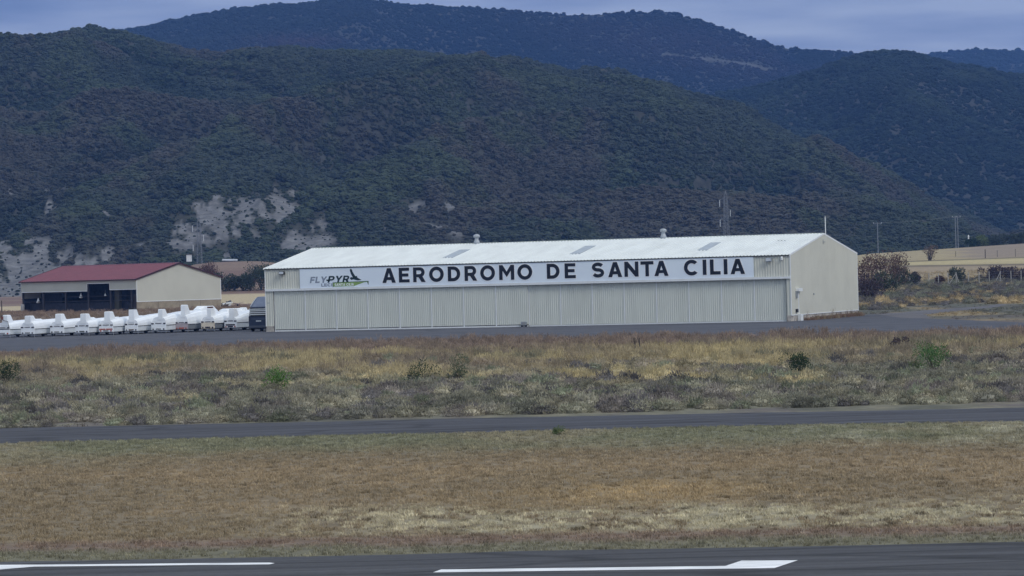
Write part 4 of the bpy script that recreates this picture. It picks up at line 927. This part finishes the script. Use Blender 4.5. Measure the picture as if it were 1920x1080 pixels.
o = empty('barrel', barnpt(49, -.6, 0), label='tall pale barrel standing at the left barn post', cat='barrel')
m = MB(); m.lathe([(.28, .0), (.33, .3), (.33, 1.1), (.28, 1.45)], n=14); m.build('body', mat('pale_barrel', (.38, .38, .38), .6), o)
m = MB(); m.lathe([(.345, .0), (.345, .06)], (0, 0, .45)); m.lathe([(.345, .0), (.345, .06)], (0, 0, .95)); m.build('hoop', M_GALV, o)

# earth bank behind the trailers
V = []; 
bankx = np.linspace(-110, -22, 90); banky = np.linspace(0, 1, 12); BXm, BYm = np.meshgrid(bankx, banky)
YY = 365 + BYm * 26; ZZ = np.sin(BYm * math.pi) ** 1.0 * (.55 + .8 * fbm(BXm * .15, BYm * 2, 91)) * sm(-22, -34, -(-BXm)) if False else np.sin(BYm * math.pi) * (.35 + .9 * fbm(BXm * .12, BYm * 2, 91)) - .05
id_ = np.arange(BXm.size).reshape(BXm.shape); Qb = np.stack([id_[:-1, :-1], id_[:-1, 1:], id_[1:, 1:], id_[1:, :-1]], -1).reshape(-1, 4)
me = np_mesh('dirt_bank', np.stack([BXm, YY, ZZ], -1).reshape(-1, 3), Qb, True)
bc = mixc(np.zeros(BXm.shape + (3,)) + A(104, 90, 82), A(88, 68, 66), sm(.45, .6, fbm(BXm * .1, YY * .1, 92)))
ca = me.color_attributes.new('gcol', 'FLOAT_COLOR', 'POINT'); ca.data.foreach_set('color', np.concatenate([bc, np.ones(BXm.shape + (1,))], -1).astype(np.float32).ravel())
link('dirt_bank', me, M_GROUND, kind='structure')

# ------------------------------------------------------------------ glider trailers
def rounded(y, w0, w1, z0, z1, zs, n=3):
    """closed section of the cover: flat bottom, sides to shoulder zs, curved towards top width w1"""
    P = [(-w0, z0)]
    for i in range(n + 1):
        a = math.pi / 2 * i / n; P.append((-(w1 + (w0 - w1) * math.cos(a)), zs + (z1 - zs) * math.sin(a)))
    Q_ = [(-p[0], p[1]) for p in P][::-1]
    return [(x, y, z) for x, z in P + Q_]
def trailer(px, pyb, label, w=1.45, L=8.6, h=1.72, hr=1.45, fin=(0.33, 2.25, .0), finc=None, side=None, rear=None, rearh=.62, redlamps=False, plate=None, cap=False, nose=1.5, big=False, hood=0.0, rz=0):
    g0 = G(px, pyb, 0); o = empty('glider_trailer', g0, -HTH * .92 + rz, label=label, cat='trailer', group='enclosed glider trailers parked in a row')
    W2 = w / 2; side = side or M_TRG; rear = rear or M_TRW
    m = MB(); m.loft([rounded(.10, W2 * .98, W2 * .42, .83, hr, .95), rounded(.9, W2, W2 * .45, .83, hr + .08, 1.08), rounded(2.6, W2, W2 * .58, .83, hr * .6 + h * .4 + .06, 1.18), rounded(L * .62, W2, W2 * .64, .83, hr * .15 + h * .85, 1.25), rounded(L * .86, W2 * .98, W2 * .64, .83, h, 1.25), rounded(L * .96, W2 * .92, W2 * .55, .83, max(nose, h - .25), 1.2), rounded(L, W2 * .85, W2 * .45, .83, nose - .28, 1.05)])
    m.build('cover', M_TRW, o, smooth=False)
    if hood:
        m = MB(); m.loft([rounded(L * .45, W2 * .6, W2 * .3, h - .3, h + .03, h - .1), rounded(L * .55, W2 * .75, W2 * .5, h - .3, h + hood, h), rounded(L * .82, W2 * .75, W2 * .5, h - .3, h + hood * .9, h), rounded(L * .95, W2 * .6, W2 * .4, h - .4, h - .2, h - .3)]); m.build('canopy_hood', M_TRW, o)
    m = MB(); m.box(-W2 + .03, W2 - .03, .14, L - .1, .31, .78); m.build('tray', side, o, bevel=.02)
    m = MB(); m.box(-W2 - .012, W2 + .012, .12, L - .02, .78, .828); m.build('seal', M_SEAM, o)
    fw, ft, fx = fin
    m = MB(); m.loft([[(fx - fw, .06, hr - .25), (fx + fw, .06, hr - .25), (fx + fw, 1.5, hr - .1), (fx - fw, 1.5, hr - .1)], [(fx - fw * .9, .08, ft - .05), (fx + fw * .9, .08, ft - .05), (fx + fw * .9, .85, ft - .05), (fx - fw * .9, .85, ft - .05)], [(fx - fw * .75, .13, ft), (fx + fw * .75, .13, ft), (fx + fw * .75, .75, ft), (fx - fw * .75, .75, ft)]])
    fo = m.build('fin_housing', finc or M_TRW, o)
    if cap: MB().box(fx - fw * .85, fx + fw * .85, .1, .8, ft + .005, ft + .15).build('cap', M_BLACK if cap is True else cap, fo)
    m = MB(); m.box(-W2, W2, -.02, .11, .30, .30 + rearh); ro = m.build('rear_panel', rear, o, bevel=.03)
    for q in (-1, 1):
        m = MB(); m.bar((q * W2 * .72, -.06, .42), (q * W2 * .72, -.02, .42), .075, 10); m.build('tail_light', M_REDB if redlamps else M_AMB, o)
        m = MB(); m.box(q * W2 * .80 - .13, q * W2 * .80 + .13, -.06, .0, .92, 1.04); m.build('marker_light', M_AMB, o)
    pw = .27; m = MB(); m.box(-pw, pw, -.05, -.021, .37, .50); m.build('number_plate', plate or M_PLATE, ro)
    m = MB(); m.box(-W2 * .42, W2 * .42, -.055, .03, .96, 1.03); m.build('rear_catch', M_AMB, o)
    for q in (-1, 1):
        m = MB(); m.bar((q * (W2 - .08), L * .52, .27), (q * (W2 - .24), L * .52, .27), .27, 16); wo_ = m.build('wheel', M_TYRE, o)
        m = MB(); m.bar((q * (W2 - .072), L * .52, .27), (q * (W2 - .10), L * .52, .27), .17, 12); m.build('hub', M_GALV, wo_)
        m = MB(); m.box(q * (W2 - .16) - .10, q * (W2 - .16) + .10, L * .52 - .4, L * .52 + .4, .56, .60); m.build('mudguard', M_SEAM, o)
        m = MB(); m.bar((q * W2 * .8, .35, .0), (q * W2 * .8, .35, .5), .03, 6); m.build('support_leg', M_GALV, o)
    m = MB(); m.box(-.3, .3, .6, L - .6, .22, .305); m.bar((-.3, L - .7, .28), (0, L + 1.3, .42), .04, 6); m.bar((.3, L - .7, .28), (0, L + 1.3, .42), .04, 6); m.build('chassis', M_SEAM, o)
    m = MB(); m.bar((0, L + .9, .0), (0, L + .9, .75), .03, 6); m.bar((-.06, L + .9, .1), (.06, L + .9, .1), .1, 10); m.build('jockey_wheel', M_SEAM, o)
    return o
T0 = trailer(5, 633.5, 'white trailer with dark outlined rear hatch, leftmost of the row', w=1.6, fin=(.30, 2.25, .25), redlamps=True, rearh=.5)
m = MB()
for (a, c) in (((-.72, 1.0), (-.70, 1.55)), ((-.70, 1.55), (-.1, 1.72)), ((-.1, 1.72), (-.08, 2.25)), ((.1, 1.72), (.08, 2.25)), ((.1, 1.72), (.62, 1.6)), ((.62, 1.6), (.72, 1.0)), ((-.75, .86), (.75, .86))): m.bar((a[0], -.02, a[1]), (c[0], -.02, c[1]), .03, 5)
m.build('hatch_seal', M_SEAM, T0)
MB().box(-.06, .06, .0, .04, 1.8, 2.1).build('pennant_mark', M_REDB, T0)
trailer(52, 632.5, 'low white trailer, second from the left end of the row', fin=(.34, 2.12, .0), hr=1.5, plate=M_PLATE)
trailer(107, 630.6, 'white trailer with tall plain fin housing, third from the left end', fin=(.33, 2.22, .12), w=1.5)
trailer(154, 629.8, 'white trailer with grey plate, fourth from the left end of the row', fin=(.33, 2.18, .12), w=1.45, plate=mat('grey_plate', (.12, .13, .12), .5))
T4 = trailer(199, 628.3, 'white trailer with red and white striped tail board, fifth from the left', fin=(.33, 2.32, .12), w=1.55, h=1.78, rear=M_TRW, redlamps=True, rearh=.55)
for q in (-1, 1): MB().box(q * .38 - .34, q * .38 + .34, -.045, -.022, .52, .64).build('red_reflector', M_REDB, T4)
T5 = trailer(246.5, 626.6, 'white trailer with small black cap on its tall fin, sixth from the left', fin=(.30, 2.45, .0), w=1.4, h=1.95, cap=True, plate=mat('brownish_plate', (.15, .11, .09), .5))
T6 = trailer(297.6, 625.0, 'white trailer with a broad plain rear like a wedge, seventh from the left', fin=(.25, 2.40, .18), w=1.6, hr=1.6, h=2.12, nose=1.9, rearh=.62)
T7 = trailer(340.6, 623.3, 'white topped grey sided trailer with faded red tail board and high hood', fin=(.24, 2.75, .16), w=1.35, hr=1.75, h=2.25, hood=.30, side=M_TRD, rear=M_PINK, redlamps=True, plate=M_REDB, nose=1.9)
T8 = trailer(390, 621.8, 'trailer with cream tail board and brown box on its fin', fin=(.22, 2.35, .12), w=1.45, hr=1.5, h=2.1, side=M_TRD, rear=M_CREAM, cap=mat('brown_cap', (.10, .035, .03), .6), hood=.12, nose=1.7, plate=M_AMB)
T9 = trailer(432.5, 620.3, 'white trailer with dark bar across its tail board beside the van', fin=(.28, 2.25, .1), w=1.35, hr=1.35, h=2.12, nose=2.05, plate=M_AMB, redlamps=True)
MB().box(-.5, .5, -.045, -.022, .54, .68).build('dark_bar', M_AMB, T9)
T10 = trailer(462, 617.8, 'grey lidded trailer half hidden behind the navy van', fin=(.26, 2.25, -.5), w=1.4, h=1.6, side=M_TRD, nose=1.4)

# ------------------------------------------------------------------ van
vb = G(485.5, 621.5, 0); van = empty('van', vb, -HTH * .55, label='navy blue van with white louvre bars over its rear window, parked at the hangar corner', cat='van')
def vsec(y, w0, w1, z0, z1, zb, top=0.0):
    return [(-w0, y, z0), (-w0 - .03, y, zb), (-w1, y, z1 - .12), (-w1 + .14, y, z1), (w1 - .14, y, z1), (w1, y, z1 - .12), (w0 + .03, y, zb), (w0, y, z0)]
m = MB(); m.loft([vsec(.0, .98, .86, .35, 2.30, 1.1), vsec(.06, 1.0, .88, .3, 2.42, 1.1), vsec(3.8, 1.0, .88, .3, 2.42, 1.1), vsec(4.6, .98, .7, .3, 1.5, 1.1), vsec(5.3, .9, .66, .35, 1.1, .9)]); m.build('body', M_NAVY, van)
m = MB(); m.loft([[(-.86, .12, 2.425), (.86, .12, 2.425), (.86, 3.7, 2.425), (-.86, 3.7, 2.425)], [(-.42, .75, 3.25), (.80, .75, 3.25), (.80, 3.2, 3.25), (-.42, 3.2, 3.25)], [(-.25, .85, 3.40), (.70, .85, 3.40), (.70, 3.0, 3.40), (-.25, 3.0, 3.40)]]); ro = m.build('high_roof', M_VROOF, van)
m = MB(); m.bar((-.85, .10, 2.46), (-.40, .74, 3.28), .05, 6); m.build('roof_edge', M_WHITE, ro)
m = MB(); m.box(-.80, .80, -.035, -.003, 1.50, 2.30); wn = m.build('rear_window', M_VGLASS, van)
m = MB()
for i, z in enumerate((1.62, 1.80, 1.98, 2.14)): m.box(-.86, .86, -.10, -.04, z, z + .10)
m.box(-.88, -.82, -.10, -.04, 1.55, 2.28); m.box(.80, .86, -.10, -.04, 1.55, 2.28); m.build('louvre', M_WHITE, van)
m = MB(); m.box(-.75, .75, -.03, -.003, 1.12, 1.34); m.build('tailgate_panel', mat('dark_blue_trim', (.06, .08, .13), .4), van)
MB().box(-.26, .26, -.05, -.01, .98, 1.08).build('number_plate', M_WHITE, van)
MB().box(-1.0, 1.0, -.12, .05, .36, .58).build('bumper', mat('grey_bumper', (.10, .11, .14), .5), van, bevel=.03)
for q in (-1, 1):
    MB().box(q * .92 - .07, q * .92 + .07, -.03, .02, 1.0, 1.5).build('tail_light', M_AMB, van)
    for yy in (.95, 4.2):
        m = MB(); m.bar((q * .98, yy, .34), (q * .76, yy, .34), .34, 18); wo_ = m.build('wheel', M_TYRE, van)
        MB().bar((q * .99, yy, .34), (q * .95, yy, .34), .19, 12).build('hub', M_GALV, wo_)
# rubble pile beside the barn
pp = G(428, 576, .0)
o = empty('scrap_pile', (pp.x * 600 / pp.y, 600, 0), label='heap of black and white scrap and branches right of the barn', cat='scrap')
r_ = random.Random(5); m = MB()
for i in range(16):
    x = r_.gauss(-.4, 1.0); y = r_.gauss(0, .5); s = r_.uniform(.15, .4); z = max(.0, .9 - abs(x) * .35) * r_.random(); a = r_.uniform(0, 3); m.bar((x - s * math.cos(a), y - s * math.sin(a), z), (x + s * math.cos(a), y + s * math.sin(a), z + s * .7), s * .7, 6, s * .5)
m.build('dark_scrap', M_BLACK, o)
m = MB(); m.bar((-.9, -.7, .55), (.8, -.75, .85), .22, 7, .12); m.bar((.2, -.7, .2), (.5, -.7, .7), .2, 6); m.build('white_scrap', M_WHITE, o)
m = MB(); m.bar((.8, 0, .7), (3.4, 0, .45), .10, 5, .04); m.bar((1.2, 0, .5), (2.8, .2, .9), .06, 5, .03); m.build('branch', mat('pale_branch', (.34, .27, .26), .9), o)
# pole at the left edge
p = atg(3.5, 600); o = empty('wooden_pole', (p.x, p.y, 0), label='short dark wooden pole at the left edge of the photo', cat='pole')
MB().bar((0, 0, -.2), (0, 0, 2.2), .11, 8, .09).build('shaft', M_WOOD, o); MB().bar((0, 0, 2.2), (0, 0, 2.28), .12, 8, .03).build('cap', M_WOOD, o)

# ------------------------------------------------------------------ fence on the right
FY = 515
def fpost(px, Y, brace, label=None, h=2.0, lean=0, m_=M_POSTC):
    p = atg(px, Y); o = empty('fence_post', p, label=label or 'thin grey concrete post of the wire fence beyond the heath', cat='post', group=None if label else 'plain concrete posts of the wire fence')
    MB().bar((0, 0, -.3), (lean, 0, h), .07, 6, .06).build('shaft', m_, o)
    if brace:
        for q in brace: MB().bar((0, 0, h * .92), (q, .0, -.1), .055, 6).build('brace', m_, o)
    return p
fp = []
POSTS = [(1628, None, 'pale fence post standing in the thicket near the hangar corner'), (1671, (-1.0, .35), 'braced fence post right of the russet thicket'), (1690.5, None, 'plain fence post second from the braced one by the thicket'), (1706.5, None, 'plain fence post beside the small purple shrub'), (1742, None, None), (1760, None, None), (1778, None, None), (1793, (-1.3, .5), 'braced fence post wrapped in a dark shrub'), (1816, None, None),
         (1836, None, 'fence post at the left end of the purple shrubs'), (1855, None, 'tall pale fence post before the purple shrubs'), (1876, (-1.0,), 'braced fence post before the purple shrubs'), (1896, None, 'fence post before the purple shrubs, near the right edge'), (1915, None, 'last fence post at the right edge of the photo')]
for i, (px, br, lab) in enumerate(POSTS):
    Y = FY + (i % 3) * .3; fp.append(fpost(px, Y, br, lab))
wire = MB()
for k in range(6):
    for a, c in zip(fp[:-1], fp[1:]): wire.bar((a.x, a.y - .05, a.z + .3 + k * .32), (c.x, c.y - .05, c.z + .3 + k * .32), .008, 4)
wire.build('fence_wire', M_GALV, None, label='thin strands of wire strung along the concrete fence posts', cat='wire')
for i, (px, Y, h) in enumerate([(1792, 800, 1.2), (1847.5, 760, 1.9), (1870, 770, 1.4), (1904, 765, 1.6)]):
    p = atg(px, Y); o = empty('field_stake', p, label=['thin stake in the pale stubble, leftmost of the four', 'thick dark stake at the edge of the pale stubble', 'thin stake right of the thick dark one', 'thin stake in the stubble near the right edge'][i], cat='stake', group='stakes in the stubble field')
    MB().bar((0, 0, -.2), (0, 0, h), .10 if i == 1 else .05, 6).build('shaft', M_WOOD, o); MB().box(-.07, .07, -.07, .07, h, h + .05).build('top', M_WOOD, o)

# ------------------------------------------------------------------ power line
def lattice(px, pytop, Y, base_z, label, w0=.95, arms=((-1, 0), (1, .0), (-1, 0)), flip=1):
    top = AT(px, pytop, Y); H = top.z - base_z; o = empty('pylon', (top.x, Y, base_z), .3, label=label, cat='pylon')
    m = MB(); wt = .42; zt = H - 2.2; r = .055
    wz = lambda z: w0 + (wt - w0) * min(1, z / zt)
    for sx in (-1, 1):
        for sy in (-1, 1):
            m.bar((sx * w0, sy * w0, 0), (sx * wt, sy * wt, zt), r, 4); m.bar((sx * wt, sy * wt, zt), (0, 0, H), r * .8, 4)
    z = 0; k = 0
    while z < zt - .3:
        dz = 1.5; z2 = min(zt, z + dz); a, c = wz(z), wz(z2)
        for (p, q) in (((-1, -1), (1, -1)), ((1, -1), (1, 1)), ((1, 1), (-1, 1)), ((-1, 1), (-1, -1))):
            m.bar((p[0] * a, p[1] * a, z), (q[0] * c, q[1] * c, z2), r * .6, 4); m.bar((q[0] * a, q[1] * a, z), (p[0] * c, p[1] * c, z2), r * .6, 4); m.bar((p[0] * a, p[1] * a, z), (q[0] * a, q[1] * a, z), r * .6, 4)
        z = z2
    m.build('lattice_mast', M_PYLON, o)
    ends = []
    for i, (sd_, dz) in enumerate(arms):
        za = zt - .2 - i * 2.85; x = sd_ * (1.85 if sd_ < 0 else 1.35)
        a = MB(); a.bar((sd_ * .35, -.3, za), (x, 0, za - .35), .05, 4); a.bar((sd_ * .35, .3, za), (x, 0, za - .35), .05, 4); a.bar((0, 0, za + .7), (x, 0, za - .3), .05, 4); ao = a.build('cross_arm', M_PYLON, o)
        s = MB(); s.bar((x, 0, za - .4), (x, 0, za - 2.3), .10, 6); s.build('insulator', M_GLASSY, ao)
        ends.append(Vector((x, 0, za - 2.3)))
    return o, [Matrix.Translation(o.location) @ Matrix.Rotation(.3, 4, 'Z') @ e for e in ends] + [Matrix.Translation(o.location) @ Vector((0, 0, H))]
pA, eA = lattice(372, 405, 1030, 1, 'steel lattice pylon behind the red roofed barn')
pB, eB = lattice(1360, 357, 1000, -1, 'steel lattice pylon rising above the hangar roof', w0=1.1)
def tpole(px, pyt, Y, label, double=False, hh=9.5):
    t = AT(px, pyt, Y); z0 = float(ground_z(t.x, Y)) - 2; o = empty('power_pole', (t.x, Y, z0), label=label, cat='pole'); H = t.z - z0
    for q in ((-.35, .35) if double else (0,)): MB().bar((q, 0, 0), (q, 0, H), .17, 8, .12).build('shaft', M_PYLON, o)
    MB().box(-1.25, 1.25, -.08, .08, H - .45, H - .3).build('cross_arm', M_PYLON, o)
    en = []
    for q in (-1.15, 0, 1.15): MB().lathe([(.05, 0), (.09, .1), (.05, .3)], (q, 0, H - .29), 8).build('insulator', M_GLASSY, o); en.append(Vector((t.x + q, Y, t.z)))
    return en
e1 = tpole(1645, 417, 1020, 'single power pole with a T arm above the field crest'); e2 = tpole(1793, 405, 1040, 'double power pole on the field crest near the right', True)
def cable(a, c, sag, label_i):
    P = [a.lerp(c, i / 24) - Vector((0, 0, sag * 4 * (i / 24) * (1 - i / 24))) for i in range(25)]
    return P
for k, (a, c, sag) in enumerate([(eA[0], eB[0], 2.6), (eA[1], eB[1], 2.6), (eA[2], eB[2], 2.6), (eB[3], Vector((215, 1000, 19)), 2.2), (eB[1], Vector((215, 1010, 12)), 2.2), (eB[2], Vector((215, 1010, 8)), 2.2),
                              (eA[0], Vector((-260, 1060, 15)), 2.5), (eA[2], Vector((-260, 1060, 11)), 2.5), (e1[0], e2[0], .5), (e1[2], e2[2], .5), (e2[0], Vector((230, 1040, 17)), .5), (e1[0], Vector((20, 1020, 8)), .8)]):
    labs = ['top conductor between the two lattice pylons', 'middle conductor between the two lattice pylons', 'lowest conductor between the two lattice pylons', 'earth wire running right from the pylon above the roof', 'middle conductor running right from the pylon above the roof', 'lowest conductor running right from the pylon above the roof', 'upper conductor running left from the pylon behind the barn', 'lower conductor running left from the pylon behind the barn', 'left hand wire between the T pole and the double pole', 'right hand wire between the T pole and the double pole', 'wire leaving the double pole to the right', 'wire leaving the T pole to the left behind the hangar']
    MB().path(cable(a, c, sag, k), .02, 4).build('power_cable', M_PYLON, None, label=labs[k], cat='cable', group='power cables')
# far small things
p = AT(354.5, 483, 1040); o = empty('transformer_hut', (p.x, 1040, p.z - 1.2), label='small white transformer hut beside the pylon behind the barn', cat='hut')
MB().box(-.75, .75, -.7, .7, 0, 2.1).build('wall', M_WHITE, o); MB().box(-.95, .95, -.9, .9, 2.1, 2.3).build('roof', M_DARKSTEEL, o)
p = AT(431, 487.5, 1045); o = empty('shed', (p.x, 1045, p.z - .6), label='long low pale shed roof on the crest of the brown field', cat='shed')
MB().box(-2.2, 2.2, -1, 1, -.5, .45).build('wall', M_DARKSTEEL, o); m = MB(); m.loft([[(-2.3, -1.1, .45), (-2.3, 1.1, .9), (-2.3, 1.1, 1.0), (-2.3, -1.1, .55)], [(2.3, -1.1, .25), (2.3, 1.1, .7), (2.3, 1.1, .8), (2.3, -1.1, .35)]]); m.build('roof', mat('pale_roof', (.4, .42, .46), .6), o)
p = AT(1816, 450, 1000); o = empty('marker_post', (p.x, 1000, p.z - 2.0), label='small white marker on a thin post above the field crest', cat='marker')
MB().bar((0, 0, 0), (0, 0, 3.0), .05, 6).build('shaft', M_GALV, o); MB().lathe([(.05, 0), (.2, .15), (.2, 1.1), (.08, 1.5)], (0, 0, 2.0), 8).build('marker', M_WHITE, o)

# ------------------------------------------------------------------ air
m = MB().box(-3200, 3200, -150, 7700, -12, 640)
hz = bpy.data.materials.new('haze_air'); hz.use_nodes = True; t = hz.node_tree; t.nodes.clear()
pv = N(t, 'ShaderNodeVolumePrincipled'); pv.inputs['Color'].default_value = (.17, .36, .90, 1); pv.inputs['Density'].default_value = 1.35e-4; pv.inputs['Anisotropy'].default_value = .2
om = N(t, 'ShaderNodeOutputMaterial'); t.links.new(pv.outputs[0], om.inputs['Volume'])
m.build('haze', hz, None, kind='stuff')
